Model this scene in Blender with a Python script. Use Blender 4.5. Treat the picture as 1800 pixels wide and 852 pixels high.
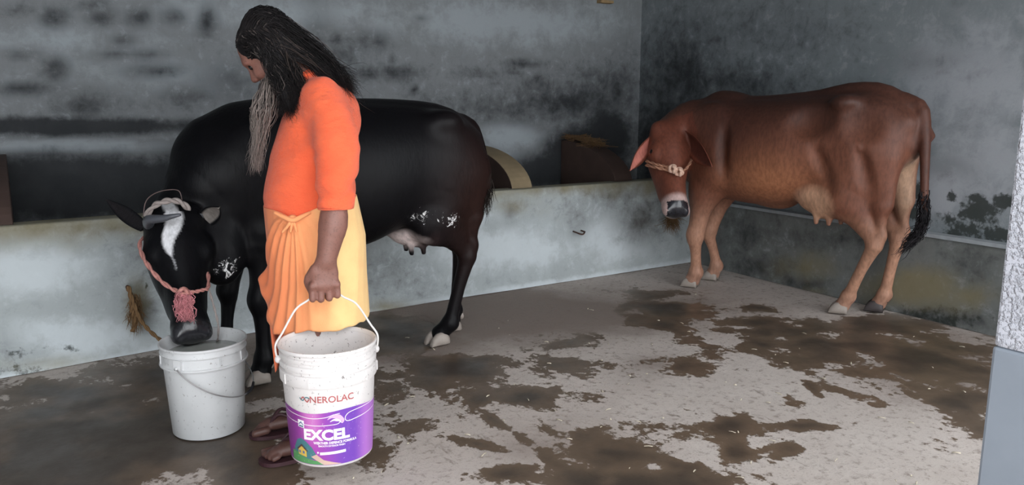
import bpy, bmesh, math, random
import numpy as np
from mathutils import Vector, Matrix
random.seed(7); RNG = np.random.default_rng(11)
S = bpy.context.scene
COL = S.collection
for o in list(bpy.data.objects): bpy.data.objects.remove(o, do_unlink=True)

# ------------------------------------------------------------------ camera
FPX, PITCH, YAW, CAMH = 1400.0, math.radians(10.5), math.radians(32.0), 1.35
cam = bpy.data.objects.new('camera', bpy.data.cameras.new('camera')); COL.objects.link(cam)
cam.data.sensor_fit = 'HORIZONTAL'; cam.data.sensor_width = 36.0; cam.data.lens = 36.0*FPX/1800.0
cam.data.clip_start = 0.05
cam.location = (0, 0, CAMH); cam.rotation_euler = (math.pi/2-PITCH, 0, -YAW)
S.camera = cam
# ------------------------------------------------------------------ overcast daylight from the open front of the shed
W = bpy.data.worlds.new('overcast_sky'); S.world = W; W.use_nodes = True
bg = W.node_tree.nodes['Background']; bg.inputs[0].default_value = (0.93, 0.965, 1.0, 1); bg.inputs[1].default_value = 2.6
S.view_settings.view_transform = 'Standard'; S.view_settings.look = 'None'
S.view_settings.gamma = 1.0; S.view_settings.use_curve_mapping = False
S.view_settings.exposure = 0.85

# ------------------------------------------------------------------ measuring helpers: photograph pixel -> place on a known surface
FW = np.array([math.sin(YAW)*math.cos(PITCH), math.cos(YAW)*math.cos(PITCH), -math.sin(PITCH)])
RT = np.array([math.cos(YAW), -math.sin(YAW), 0.0]); UP = np.cross(RT, FW); CAM = np.array([0, 0, CAMH])
def ray(x, y): return FW + RT*(x-900)/FPX + UP*(426-y)/FPX
def gnd(x, y, z=0.0):
    d = ray(x, y); return CAM + d*(z-CAMH)/d[2]
def on_y(x, y, Y): d = ray(x, y); return CAM + d*Y/d[1]
def on_x(x, y, X): d = ray(x, y); return CAM + d*X/d[0]
def dep(x, y, D): return CAM + ray(x, y)*D

# ------------------------------------------------------------------ numpy value noise
def _hash(i, j, k, seed):
    h = (i*374761393 + j*668265263 + k*2147483647 + seed*144269) & 0xffffffff
    h = ((h ^ (h >> 13))*1274126177) & 0xffffffff
    return ((h ^ (h >> 16)) & 0xffff)/65535.0
def vnoise(p, seed=0):
    p = np.asarray(p, float); f = np.floor(p); i = f.astype(np.int64); t = p-f; t = t*t*(3-2*t)
    r = 0
    for dx in (0, 1):
        for dy in (0, 1):
            for dz in (0, 1):
                w = (t[:, 0] if dx else 1-t[:, 0])*(t[:, 1] if dy else 1-t[:, 1])*(t[:, 2] if dz else 1-t[:, 2])
                r = r + w*_hash(i[:, 0]+dx, i[:, 1]+dy, i[:, 2]+dz, seed)
    return r
def fbm(p, sc, oct=3, seed=0):
    r = 0; a = .5; s = sc; tot = 0
    for o in range(oct):
        r = r + a*vnoise(np.asarray(p)*s, seed+o*17); tot += a; a *= .5; s *= 2.03
    return r/tot

# ------------------------------------------------------------------ object helpers
def tag(o, label=None, cat=None, group=None, kind=None):
    if label: o['label'] = label
    if cat: o['category'] = cat
    if group: o['group'] = group
    if kind: o['kind'] = kind
    return o
def mesh_obj(name, verts, faces, mat, parent=None, smooth=True, attrs=None, loc=None):
    me = bpy.data.meshes.new(name)
    me.from_pydata([tuple(map(float, v)) for v in verts], [], [tuple(map(int, f)) for f in faces])
    return mesh_link(name, me, mat, parent, smooth, attrs)
def mesh_link(name, me, mat, parent=None, smooth=True, attrs=None):
    me.validate(verbose=False); me.update()
    if smooth: me.polygons.foreach_set('use_smooth', [True]*len(me.polygons))
    for an, av in (attrs or {}).items():
        av = np.asarray(av, float)
        if av.ndim == 2:
            a = me.color_attributes.new(an, 'FLOAT_COLOR', 'POINT')
            c = np.ones((len(av), 4), np.float32); c[:, :3] = av[:, :3]; a.data.foreach_set('color', c.ravel())
        else:
            a = me.attributes.new(an, 'FLOAT', 'POINT'); a.data.foreach_set('value', av.astype(np.float32))
    me.materials.append(mat)
    o = bpy.data.objects.new(name, me); COL.objects.link(o)
    if parent is not None: o.parent = parent
    return o
def empty(name, loc=(0, 0, 0), rz=0.0):
    o = bpy.data.objects.new(name, None); COL.objects.link(o); o.location = loc; o.rotation_euler = (0, 0, rz)
    o.empty_display_size = .1
    return o
def apply_mods(o):
    dg = bpy.context.evaluated_depsgraph_get(); me = bpy.data.meshes.new_from_object(o.evaluated_get(dg)); o.modifiers.clear(); o.data = me

class MB:
    """collects simple closed shapes into one mesh"""
    def __init__(s): s.v = []; s.f = []
    def add(s, V, F):
        n = len(s.v); s.v.extend([tuple(map(float, v)) for v in V]); s.f.extend([tuple(int(i)+n for i in f) for f in F]); return s
    def box(s, c, d, rz=0, R=None):
        x, y, z = [q/2 for q in d]; P = np.array([(a, b, e) for a in (-x, x) for b in (-y, y) for e in (-z, z)])
        if R is not None: P = P@np.asarray(R).T
        cz, sz = math.cos(rz), math.sin(rz); P = np.c_[P[:, 0]*cz-P[:, 1]*sz, P[:, 0]*sz+P[:, 1]*cz, P[:, 2]]+np.asarray(c)
        return s.add(P, [(0, 1, 3, 2), (4, 6, 7, 5), (0, 4, 5, 1), (2, 3, 7, 6), (0, 2, 6, 4), (1, 5, 7, 3)])
    def tube(s, pts, rad, n=8, cap=True, twist=0):
        pts = np.asarray(pts, float); m = len(pts)
        rad = np.broadcast_to(np.asarray(rad, float), (m,)) if np.ndim(rad) < 2 else rad
        T = np.gradient(pts, axis=0); T /= np.linalg.norm(T, axis=1)[:, None]+1e-9
        u = np.cross(T[0], [0, 0, 1.0]); 
        if np.linalg.norm(u) < .1: u = np.cross(T[0], [1.0, 0, 0])
        u /= np.linalg.norm(u); V = []; a = np.arange(n)/n*2*np.pi
        for i in range(m):
            u = u-T[i]*(u@T[i]); u /= np.linalg.norm(u)+1e-9; w = np.cross(T[i], u); b = a+twist*i
            V.append(pts[i]+rad[i]*(np.cos(b)[:, None]*u+np.sin(b)[:, None]*w))
        V = np.concatenate(V); F = []
        for i in range(m-1):
            for j in range(n):
                k = (j+1) % n; F.append((i*n+j, i*n+k, (i+1)*n+k, (i+1)*n+j))
        if cap: F.append(tuple(range(n))[::-1]); F.append(tuple((m-1)*n+j for j in range(n)))
        return s.add(V, F)
    def lathe(s, prof, c=(0, 0, 0), n=48, close=False):
        V = []; F = []; m = len(prof)
        for r, z in prof:
            for j in range(n):
                t = j/n*2*math.pi; V.append((c[0]+r*math.cos(t), c[1]+r*math.sin(t), c[2]+z))
        for i in range(m-1 + (1 if close else 0)):
            for j in range(n):
                k = (j+1) % n; i2 = (i+1) % m; F.append((i*n+j, i*n+k, i2*n+k, i2*n+j))
        return s.add(V, F)
    def ball(s, c, r, n=12, R=None):
        r = np.broadcast_to(np.asarray(r, float), (3,)); V = []; F = []; m = n//2+1
        for i in range(m):
            p = math.pi*i/(m-1)
            for j in range(n):
                t = 2*math.pi*j/n; V.append((math.sin(p)*math.cos(t), math.sin(p)*math.sin(t), math.cos(p)))
        V = np.array(V)*r
        if R is not None: V = V@np.asarray(R).T
        for i in range(m-1):
            for j in range(n):
                k = (j+1) % n; F.append((i*n+j, (i+1)*n+j, (i+1)*n+k, i*n+k))
        return s.add(V+np.asarray(c), F)
    def build(s, name, mat, parent=None, smooth=True, attrs=None): return mesh_obj(name, s.v, s.f, mat, parent, smooth, attrs)
def spline(P, n):
    """Catmull-Rom through the rows of P, n samples"""
    P = np.asarray(P, float); m = len(P); t = np.linspace(0, m-1, n); i = np.clip(t.astype(int), 0, m-2); u = (t-i)[:, None]
    g = lambda k: P[np.clip(k, 0, m-1)]
    a, b, c, d = g(i-1), g(i), g(i+1), g(i+2)
    return .5*((2*b)+(-a+c)*u+(2*a-5*b+4*c-d)*u**2+(-a+3*b-3*c+d)*u**3)

# ------------------------------------------------------------------ implicit surfaces -> one continuous mesh
class SDF:
    def __init__(s): s.p = []
    def add(s, fn, k=.03, sub=False): s.p.append((fn, k, sub)); return s
    def cap(s, a, b, ra, rb, k=.03, side=None, f=1.0, sub=False, M=None):
        a = np.asarray(a, float); b = np.asarray(b, float); ra = np.float32(ra); rb = np.float32(rb)
        if M is not None: a = M[0]@a+M[1]; b = M[0]@b+M[1]; side = None if side is None else M[0]@np.asarray(side, float)
        if side is not None: side = np.asarray(side, float); side = side/np.linalg.norm(side)
        a = a.astype(np.float32); b = b.astype(np.float32); side = None if side is None else side.astype(np.float32); fi = np.float32(1/f-1)
        def fn(P):
            q = P-a; e = b-a
            if side is not None:
                q = q+np.outer(q@side, side)*fi; e = e+side*(e@side)*fi
            h = np.clip(q@e/(e@e+np.float32(1e-12)), 0, 1); q = q-h[:, None]*e; d = np.sqrt(np.einsum('ij,ij->i', q, q))-(ra+(rb-ra)*h)
            return d*np.float32(min(f, 1.0)) if side is not None else d
        return s.add(fn, k, sub)
    def chain(s, P, R, k=.03, n=None, side=None, f=1.0, M=None):
        P = np.asarray(P, float); R = np.asarray(R, float)
        if n: Q = spline(np.c_[P, R], n); P, R = Q[:, :3], Q[:, 3]
        A = P if M is None else P@M[0].T+M[1]
        if side is not None: 
            sd = np.asarray(side, float); sd = sd if M is None else M[0]@sd; sd = sd/np.linalg.norm(sd)
            S_ = np.eye(3)+np.outer(sd, sd)*(1/f-1); A = A@S_.T
        E = A[1:]-A[:-1]; EE = (E*E).sum(1)+1e-12; A, E, EE, R = [q_.astype(np.float32) for q_ in (A, E, EE, R)]; S_ = S_.astype(np.float32) if side is not None else None; mf = np.float32(min(f, 1) if side is not None else 1); st = max(1.0, 1/f if side is not None else 1)
        def fn(X):
            if side is not None: X = X@S_.T
            best = np.full(len(X), 9.0, np.float32); nb = len(X)//729 if len(X) % 729 == 0 else 0; keep = None
            if nb:                     # whole grid blocks: keep only the segments that can matter in each
                XB = X.reshape(nb, 729, 3); c = (XB[:, 0]+XB[:, -1])*.5; hd = np.linalg.norm(XB[:, -1]-c, axis=1)
                dc = np.stack([np.linalg.norm(c-A[i]-np.clip((c-A[i])@E[i]/EE[i], 0, 1)[:, None]*E[i], axis=1)-np.maximum(R[i], R[i+1]) for i in range(len(E))], 1)
                dR = np.abs(R[1:]-R[:-1]); keep = dc-1.02*hd[:, None] <= (dc+dR).min(1)[:, None]+1.02*hd[:, None]; BB = best.reshape(nb, 729)
            for i in range(len(E)):
                q = X if keep is None else XB[keep[:, i]].reshape(-1, 3)
                if not len(q): continue
                q = q-A[i]; h = np.clip(q@(E[i]/EE[i]), 0, 1); q -= h[:, None]*E[i]
                d = np.sqrt(np.einsum('ij,ij->i', q, q))-(R[i]+(R[i+1]-R[i])*h)
                if keep is None: best = np.minimum(best, d)
                else: BB[keep[:, i]] = np.minimum(BB[keep[:, i]], d.reshape(-1, 729))
            return best*mf
        return s.add(fn, k)
    def ell(s, c, r, k=.03, Rm=None, sub=False, M=None):
        c = np.asarray(c, float); r = np.asarray(r, float); Rm = np.eye(3) if Rm is None else np.asarray(Rm, float)
        if M is not None: c = M[0]@c+M[1]; Rm = M[0]@Rm
        c, r, Rm = c.astype(np.float32), r.astype(np.float32), Rm.astype(np.float32)
        def fn(P):
            q = (P-c)@Rm; q = q/r; k0 = np.sqrt(np.einsum('ij,ij->i', q, q)); q = q/r; k1 = np.sqrt(np.einsum('ij,ij->i', q, q))+1e-9
            return np.where(k0 < .2, -r.min()*(1-k0), k0*(k0-1)/k1)
        return s.add(fn, k, sub)
    def loft(s, st, axis=0, k=.03, n=2.0, ridge=0.0):
        """st rows: pos along axis, centre u, centre w, half u, half w ; u,w = the other two axes in order"""
        st = np.asarray(st, float); oth = [i for i in range(3) if i != axis]
        D = spline(st, 80); D = D[np.argsort(D[:, 0])].astype(np.float32)
        def fn(P):
            x = P[:, axis]; xc = np.clip(x, D[0, 0], D[-1, 0]); g = lambda j: np.interp(xc, D[:, 0], D[:, j]).astype(np.float32)
            cu, cw, hu, hw = g(1), g(2), g(3), g(4)
            a = np.abs(P[:, oth[0]]-cu)/hu; b = np.abs(P[:, oth[1]]-cw)/hw
            rr = (a**n+b**n)**(1/n); m = np.minimum(hu, hw)
            d = (rr-1)*m*np.where(rr > 1, 1, 1); ex = np.abs(x-xc)
            return np.where(d > 0, np.sqrt(d*d+ex*ex), np.maximum(d, ex-1e-3+0*d) if False else d+ex)
        return s.add(fn, k)
    def mesh(s, lo, hi, h, post=None):
        B = 8; lo = np.asarray(lo, float); dims = np.ceil((np.asarray(hi)-lo)/h/B).astype(int); N = dims*B+1
        D = np.ones(N, np.float32)
        bc = np.stack(np.meshgrid(*[np.arange(d) for d in dims], indexing='ij'), -1).reshape(-1, 3)
        cen = (lo+(bc+.5)*B*h).astype(np.float32); cen = np.concatenate([cen, np.full((1 if len(cen) % 729 == 0 else 0, 3), 9, np.float32)]); half = math.sqrt(3)*B*h/2
        vals = np.stack([p[0](cen) for p in s.p], 1)[:len(bc)]; adds = np.array([not p[2] for p in s.p]); ks = np.array([p[1] for p in s.p])
        mn = vals[:, adds].min(1); loc = np.stack(np.meshgrid(*[np.arange(B+1)]*3, indexing='ij'), -1).reshape(-1, 3)
        inner = (mn < -half*1.3-.03) & ~((vals[:, ~adds] < half+.05).any(1)); live = ~inner & (mn <= half*1.08+.03)
        for x, y, z in bc[inner]*B: D[x:x+B+1, y:y+B+1, z:z+B+1] = -1
        L = np.nonzero(live)[0]; P = (lo+(bc[L][:, None]*B+loc)*h).astype(np.float32); d = np.full((len(L), len(loc)), 9.0, np.float32)
        act = np.where(adds, vals[L] < mn[L][:, None]+2.1*half+ks, vals[L] < 1.3*half+ks)
        for i, (fn, k, sub) in enumerate(s.p):
            j = np.nonzero(act[:, i])[0]
            if not len(j): continue
            v = fn(P[j].reshape(-1, 3)).reshape(len(j), -1); e = d[j]; k = np.float32(k)
            if sub: v = -v; w = np.maximum(k-np.abs(e-v), 0)/k; d[j] = np.maximum(e, v)+w*w*k*np.float32(.25)
            else: w = np.maximum(k-np.abs(e-v), 0)/k; d[j] = np.minimum(e, v)-w*w*k*np.float32(.25)
        if post is not None: d = post(P.reshape(-1, 3), d.reshape(-1)).reshape(d.shape)
        for (x, y, z), q in zip(bc[L]*B, d): D[x:x+B+1, y:y+B+1, z:z+B+1] = q.reshape(B+1, B+1, B+1)
        sg = D < 0
        c = [sg[i:N[0]-1+i, j:N[1]-1+j, k:N[2]-1+k] for i in (0, 1) for j in (0, 1) for k in (0, 1)]
        allv = np.logical_and.reduce(c); anyv = np.logical_or.reduce(c); I = np.argwhere(anyv & ~allv)
        idx = -np.ones(np.array(N)-1, np.int64); idx[tuple(I.T)] = np.arange(len(I))
        acc = np.zeros((len(I), 3)); cnt = np.zeros(len(I)); corners = [(i, j, k) for i in (0, 1) for j in (0, 1) for k in (0, 1)]
        cv = {q: D[I[:, 0]+q[0], I[:, 1]+q[1], I[:, 2]+q[2]] for q in corners}
        for q in corners:
            for ax in range(3):
                if q[ax]: continue
                r = list(q); r[ax] = 1; r = tuple(r); a, b = cv[q], cv[r]; m = (a < 0) != (b < 0)
                t = np.where(m, a/np.where(m, a-b, 1), 0); p = np.tile(np.array(q, float), (len(I), 1)); p[:, ax] = t
                acc[m] += p[m]; cnt[m] += 1
        V = lo+(I+acc/cnt[:, None])*h; F = []
        for ax in range(3):
            u, w = (ax+1) % 3, (ax+2) % 3
            sl0 = [slice(None)]*3; sl1 = [slice(None)]*3; sl0[ax] = slice(0, N[ax]-1); sl1[ax] = slice(1, N[ax])
            m = sg[tuple(sl0)] != sg[tuple(sl1)]; E = np.argwhere(m)
            E = E[(E[:, u] > 0) & (E[:, w] > 0) & (E[:, u] < N[u]-1) & (E[:, w] < N[w]-1)]
            du = np.eye(3, dtype=int)[u]; dw = np.eye(3, dtype=int)[w]
            q = [idx[tuple(e.T)] for e in (E, E-du, E-du-dw, E-dw)]
            ins = sg[tuple(E.T)]; Q = np.stack(q, 1); Q[~ins] = Q[~ins][:, ::-1]; F.append(Q[(Q >= 0).all(1)])
        return V, np.concatenate(F)
def fast_mesh(name, V, F, mat, parent=None, attrs=None):
    me = bpy.data.meshes.new(name); me.vertices.add(len(V)); me.vertices.foreach_set('co', V.astype(np.float32).ravel())
    me.loops.add(len(F)*4); me.loops.foreach_set('vertex_index', F.astype(np.int32).ravel())
    me.polygons.add(len(F)); me.polygons.foreach_set('loop_start', np.arange(len(F), dtype=np.int32)*4)
    me.update(calc_edges=True)
    return mesh_link(name, me, mat, parent, True, attrs)
def frame(o, x, zhint):
    """rotation columns (x, y, z) with x fixed and z close to zhint, plus origin"""
    x = np.asarray(x, float); x = x/np.linalg.norm(x); y = np.cross(zhint, x); y /= np.linalg.norm(y); z = np.cross(x, y)
    return (np.stack([x, y, z], 1), np.asarray(o, float))

# ------------------------------------------------------------------ materials
class NT:
    def __init__(s, name):
        s.m = bpy.data.materials.new(name); s.m.use_nodes = True; s.t = s.m.node_tree; s.b = s.t.nodes['Principled BSDF']
    def n(s, ty, **kw):
        nd = s.t.nodes.new(ty)
        for k, v in kw.items(): setattr(nd, k, v)
        return nd
    def l(s, a, b): s.t.links.new(a, b)
    def val(s, sock, v):
        if hasattr(v, 'is_linked') or isinstance(v, bpy.types.NodeSocket): s.l(v, sock)
        else: sock.default_value = v
    def pos(s):
        return s.n('ShaderNodeNewGeometry').outputs['Position']
    def obj(s): return s.n('ShaderNodeTexCoord').outputs['Object']
    def noise(s, vec, sc, det=4, rough=.55, dist=0, out='Fac'):
        nd = s.n('ShaderNodeTexNoise'); s.l(vec, nd.inputs['Vector']); nd.inputs['Scale'].default_value = sc
        nd.inputs['Detail'].default_value = det; nd.inputs['Roughness'].default_value = rough; nd.inputs['Distortion'].default_value = dist
        return nd.outputs[out]
    def scale(s, vec, xyz):
        nd = s.n('ShaderNodeMapping'); s.l(vec, nd.inputs['Vector']); nd.inputs['Scale'].default_value = xyz; return nd.outputs[0]
    def math(s, op, a, b=0.0, c=0.0, clamp=False):
        nd = s.n('ShaderNodeMath', operation=op, use_clamp=clamp); s.val(nd.inputs[0], a); s.val(nd.inputs[1], b)
        if op in ('MULTIPLY_ADD',): s.val(nd.inputs[2], c)
        return nd.outputs[0]
    def ramp(s, fac, lo, hi, a=0.0, b=1.0):
        nd = s.n('ShaderNodeMapRange', interpolation_type='SMOOTHSTEP'); s.val(nd.inputs[0], fac)
        for i, v in enumerate((lo, hi, a, b)): nd.inputs[i+1].default_value = v
        return nd.outputs[0]
    def mix(s, fac, a, b, mode='MIX'):
        nd = s.n('ShaderNodeMix', data_type='RGBA', blend_type=mode); s.val(nd.inputs[0], fac)
        for i, v in ((6, a), (7, b)):
            if isinstance(v, bpy.types.NodeSocket): s.l(v, nd.inputs[i])
            else: nd.inputs[i].default_value = (*v[:3], 1)
        return nd.outputs[2]
    def attr(s, name, fac=True):
        nd = s.n('ShaderNodeAttribute', attribute_name=name); return nd.outputs['Fac' if fac else 'Color']
    def bump(s, h, st=.3, d=.01):
        nd = s.n('ShaderNodeBump'); s.l(h, nd.inputs['Height']); nd.inputs['Strength'].default_value = st; nd.inputs['Distance'].default_value = d
        s.l(nd.outputs[0], s.b.inputs['Normal'])
    def set(s, col=None, rough=None, **kw):
        if col is not None:
            if isinstance(col, bpy.types.NodeSocket): s.l(col, s.b.inputs['Base Color'])
            else: s.b.inputs['Base Color'].default_value = (*col[:3], 1)
        if rough is not None: s.val(s.b.inputs['Roughness'], rough)
        for k, v in kw.items(): s.val(s.b.inputs[k.replace('_', ' ')], v)
        return s.m
def rgb(r, g, b):
    f = lambda c: (c/255/12.92) if c <= 10 else ((c/255+.055)/1.055)**2.4
    return (f(r), f(g), f(b))
def simple(name, col, rough=.6, nsc=30, amt=.25, bump=.15, **kw):
    t = NT(name); v = t.obj(); f = t.noise(v, nsc, 5)
    dark = tuple(c*(1-amt) for c in col); lite = tuple(min(1, c*(1+amt)) for c in col)
    m = t.set(t.mix(f, dark, lite), rough, **kw)
    if bump: t.bump(t.noise(v, nsc*4, 4), bump, .003)
    return m
# ================================================================== the shed
YB, XR, XL, YF, HC = 5.42, 4.70, -3.2, 0.45, 2.75
def blob_field(UV, blobs, mp):
    out = np.full(len(UV), -1.0)
    for b in blobs:
        if len(b) == 5: cx, cy, rx, ry, amp = b; A, Bv = (rx, 0), (0, ry)
        else:
            x1, y1, x2, y2, r, amp = b; cx, cy = (x1+x2)/2, (y1+y2)/2; dx, dy = x2-x1, y2-y1; L = math.hypot(dx, dy)
            A = (dx*.56, dy*.56); Bv = (-dy/L*r, dx/L*r)
        c = mp(cx, cy); M = np.stack([mp(cx+A[0], cy+A[1])-c, mp(cx+Bv[0], cy+Bv[1])-c], 1)
        q = np.linalg.solve(M, (UV-c).T); out = np.maximum(out, amp*(1-np.hypot(q[0], q[1])))
    return out
def grid_surface(us, vs, fn):
    U, Vv = np.meshgrid(us, vs, indexing='ij'); uv = np.c_[U.ravel(), Vv.ravel()]; P = fn(uv); n = len(vs)
    i, j = np.meshgrid(np.arange(len(us)-1), np.arange(n-1), indexing='ij'); a = (i*n+j).ravel()
    return uv, P, np.stack([a, a+n, a+n+1, a+1], 1)

# ---------------- floor
WET_SHADE = [(200, 760, 330, 125, 1.4), (90, 800, 330, 120, 1.4), (330, 665, 230, 55, 1.2), (120, 690, 260, 40, 1.1), (560, 650, 130, 75, 1.0), (430, 820, 130, 80, .9),
       (690, 585, 110, 50, 1.1), (800, 650, 125, 42, 1.1), (935, 692, 110, 27, .9), (900, 640, 110, 22, .5), (830, 700, 60, 30, .7), (700, 700, 60, 40, .3),  # first patches: wet floor with the black cow's shadow painted in
       (800, 690, 1010, 830, 14, .8), (940, 735, 990, 775, 18, .7), (1080, 795, 115, 55, 1.0), (1150, 850, 190, 45, 1.0), (1040, 840, 80, 50, .8),
       (1175, 545, 85, 30, 1.0), (1130, 560, 1240, 600, 16, .8), (1190, 645, 58, 22, .7), (1150, 520, 60, 16, .5),
       (1480, 605, 185, 50, .95), (1620, 640, 200, 88, .95), (1700, 710, 115, 68, .95), (1390, 577, 120, 22, 1.0), (1330, 565, 90, 14, .8), (1560, 570, 130, 25, 1.0),
       (1262, 750, 85, 38, 1.0), (1290, 795, 45, 28, .9), (1330, 745, 1520, 745, 12, .8), (1405, 658, 1455, 708, 12, .7), (1285, 588, 1385, 618, 9, .7),
       (1370, 780, 60, 18, .5), (1250, 620, 50, 12, .5), (1380, 700, 40, 14, .4), (770, 765, 900, 790, 11, .8), (690, 720, 40, 60, .5), (660, 780, 50, 60, .4),
       (880, 830, 120, 16, .5), (980, 640, 60, 14, .4), (1320, 540, 60, 8, .5), (1010, 600, 70, 10, .3), (1200, 830, 60, 30, .6)]
DAMP = [(900, 545, 420, 70, 1.2), (600, 600, 300, 70, 1.3), (1150, 540, 260, 60, .8), (1150, 640, 90, 40, .4), (950, 780, 280, 80, .4), (1650, 640, 260, 120, .8)]
gf = lambda x, y: gnd(x, y)[:2]
uv, P, F = grid_surface(np.r_[np.linspace(XL, -.6, 30), np.linspace(-.58, 4.72, 290), 5.2], np.r_[np.linspace(-4, 1.5, 40), np.linspace(1.52, 5.5, 230)], lambda q: np.c_[q, np.zeros(len(q))])
# denser where the photograph looks
warp = lambda t, a, b: t
wet = blob_field(uv, WET_SHADE, gf)+(fbm(np.c_[uv, 0*uv[:, :1]], 7.0, 5, 3)-.5)*1.5-.10
damp = blob_field(uv, DAMP, gf)+(fbm(np.c_[uv, 0*uv[:, :1]], 2.2, 3, 9)-.5)*.5
P[:, 2] = (fbm(np.c_[uv, 0*uv[:, :1]], 1.6, 3, 5)-.5)*.012-.004
t = NT('concrete_floor'); v = t.pos(); aw = t.attr('wet'); ad = t.attr('damp')
n1 = t.noise(v, 26, 6, .7); n2 = t.noise(v, 3.2, 5, .6); n3 = t.noise(v, 120, 4, .7)
sl = t.noise(t.scale(v, (1, .45, 1)), 9, 6, .75, .6)
w = t.ramp(t.math('ADD', aw, t.math('ADD', t.math('MULTIPLY_ADD', n1, 1.3, -.65), t.math('MULTIPLY_ADD', sl, 1.2, -.6))), -.02, .12)
d = t.ramp(t.math('ADD', ad, t.math('MULTIPLY_ADD', n2, .8, -.4)), -.1, .7)
dry = t.mix(n2, rgb(172, 160, 152), rgb(206, 197, 190)); dry = t.mix(t.ramp(n1, .5, .72), dry, rgb(142, 130, 122)); dry = t.mix(t.ramp(n3, .56, .7, 0, .55), dry, rgb(112, 101, 92))
spk = t.ramp(sl, .60, .68, 0, .6); dry = t.mix(spk, dry, rgb(108, 95, 84))
dmp = t.mix(n1, rgb(104, 90, 82), rgb(134, 118, 108)); c = t.mix(t.math('MULTIPLY', d, .85), dry, dmp)
wc = t.mix(n2, rgb(80, 65, 52), rgb(114, 95, 76)); wc = t.mix(t.ramp(t.math('ADD', aw, t.math('MULTIPLY_ADD', n1, .3, -.15)), .15, .95, 0, .8), wc, rgb(44, 37, 31)); c = t.mix(t.math('MULTIPLY', w, .96), c, wc)
ro = t.math('SUBTRACT', .88, t.math('MULTIPLY', w, t.ramp(n2, .3, .7, .36, .60)))
MF = t.set(c, ro); 
hb = t.math('MULTIPLY', t.math('ADD', n3, t.math('MULTIPLY', n1, 2.0)), t.math('SUBTRACT', 1.0, t.math('MULTIPLY', w, .8)))
t.bump(hb, .35, .006)
fl = mesh_obj('floor', P, F, MF, None, True, {'wet': wet, 'damp': damp}); tag(fl, 'rough grey concrete floor with dark wet patches', None, kind='structure')

# ---------------- plastered walls
def plaster(name, cols, spotcol=(.012, .014, .017), low=None):
    t = NT(name); v = t.pos(); a = t.attr('stain'); a2 = t.attr('pale'); n1 = t.noise(v, 5, 6, .62, .4); n2 = t.noise(v, 22, 5, .65); n3 = t.noise(v, 1.3, 3)
    st = t.noise(t.scale(v, (6, 6, .8)), 3, 5, .6)
    c = t.mix(n1, cols[0], cols[1]); c = t.mix(t.ramp(n3, .35, .7, 0, .6), c, cols[2]); c = t.mix(t.ramp(st, .5, .75, 0, .35), c, cols[0]); n4 = t.noise(v, 55, 6, .75); mot = t.noise(v, 12, 6, .7, .3); c = t.mix(t.ramp(mot, .5, .72, 0, .5), c, tuple(x*.62 for x in cols[0])); c = t.mix(t.ramp(n4, .58, .72, 0, .4), c, tuple(x*.55 for x in cols[0])); c = t.mix(t.ramp(mot, .30, .46, .35, 0), c, cols[3])
    ps = t.ramp(t.math('ADD', a2, t.math('ADD', t.math('MULTIPLY_ADD', n1, 1.0, -.5), t.math('MULTIPLY_ADD', mot, 1.4, -.7))), -.05, .7, 0, .75); c = t.mix(ps, c, cols[3])
    s1 = t.ramp(t.math('ADD', a, t.math('ADD', t.math('MULTIPLY_ADD', n1, .9, -.45), t.math('MULTIPLY_ADD', mot, .9, -.45))), -.12, 1.05, 0, .94)
    c = t.mix(s1, c, spotcol)
    g = t.attr('algae'); gm = t.ramp(t.math('ADD', g, t.math('ADD', t.math('MULTIPLY_ADD', n2, 1.6, -.8), t.math('MULTIPLY_ADD', n1, .6, -.3))), -.06, .30, 0, .9); c = t.mix(gm, c, (.018, .024, .02))
    y = t.attr('ochre'); ym = t.ramp(t.math('ADD', y, t.math('MULTIPLY_ADD', n1, .8, -.4)), -.1, .8, 0, .7); c = t.mix(ym, c, rgb(128, 118, 84))
    t.set(c, t.ramp(n1, .3, .7, .72, .9)); t.bump(t.math('ADD', n2, t.math('MULTIPLY', t.noise(v, 90, 3), .3)), .25, .006)
    return t.m
def wall(name, us, vs, fn, mp, mat, label, stain=(), pale=(), algae=(), ochre=(), nz=.5):
    uv, P, F = grid_surface(us, vs, fn); q = np.c_[uv, 0*uv[:, :1]]
    at = {k: blob_field(uv, b, mp)+(fbm(q, 3.0, 4, i*7+1)-.5)*nz for i, (k, b) in enumerate((('stain', stain), ('pale', pale), ('algae', algae), ('ochre', ochre)))}
    o = mesh_obj(name, P, F, mat, None, True, at)
    if label: tag(o, label, None, kind='structure')
    return o
MW = plaster('grey_plaster', [rgb(108, 112, 114), rgb(134, 138, 141), rgb(122, 125, 128), rgb(160, 168, 173)])
row = lambda y, xs, rx=20, ry=13, a=.75: [(x, y, rx, ry, a) for x in xs]
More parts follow.
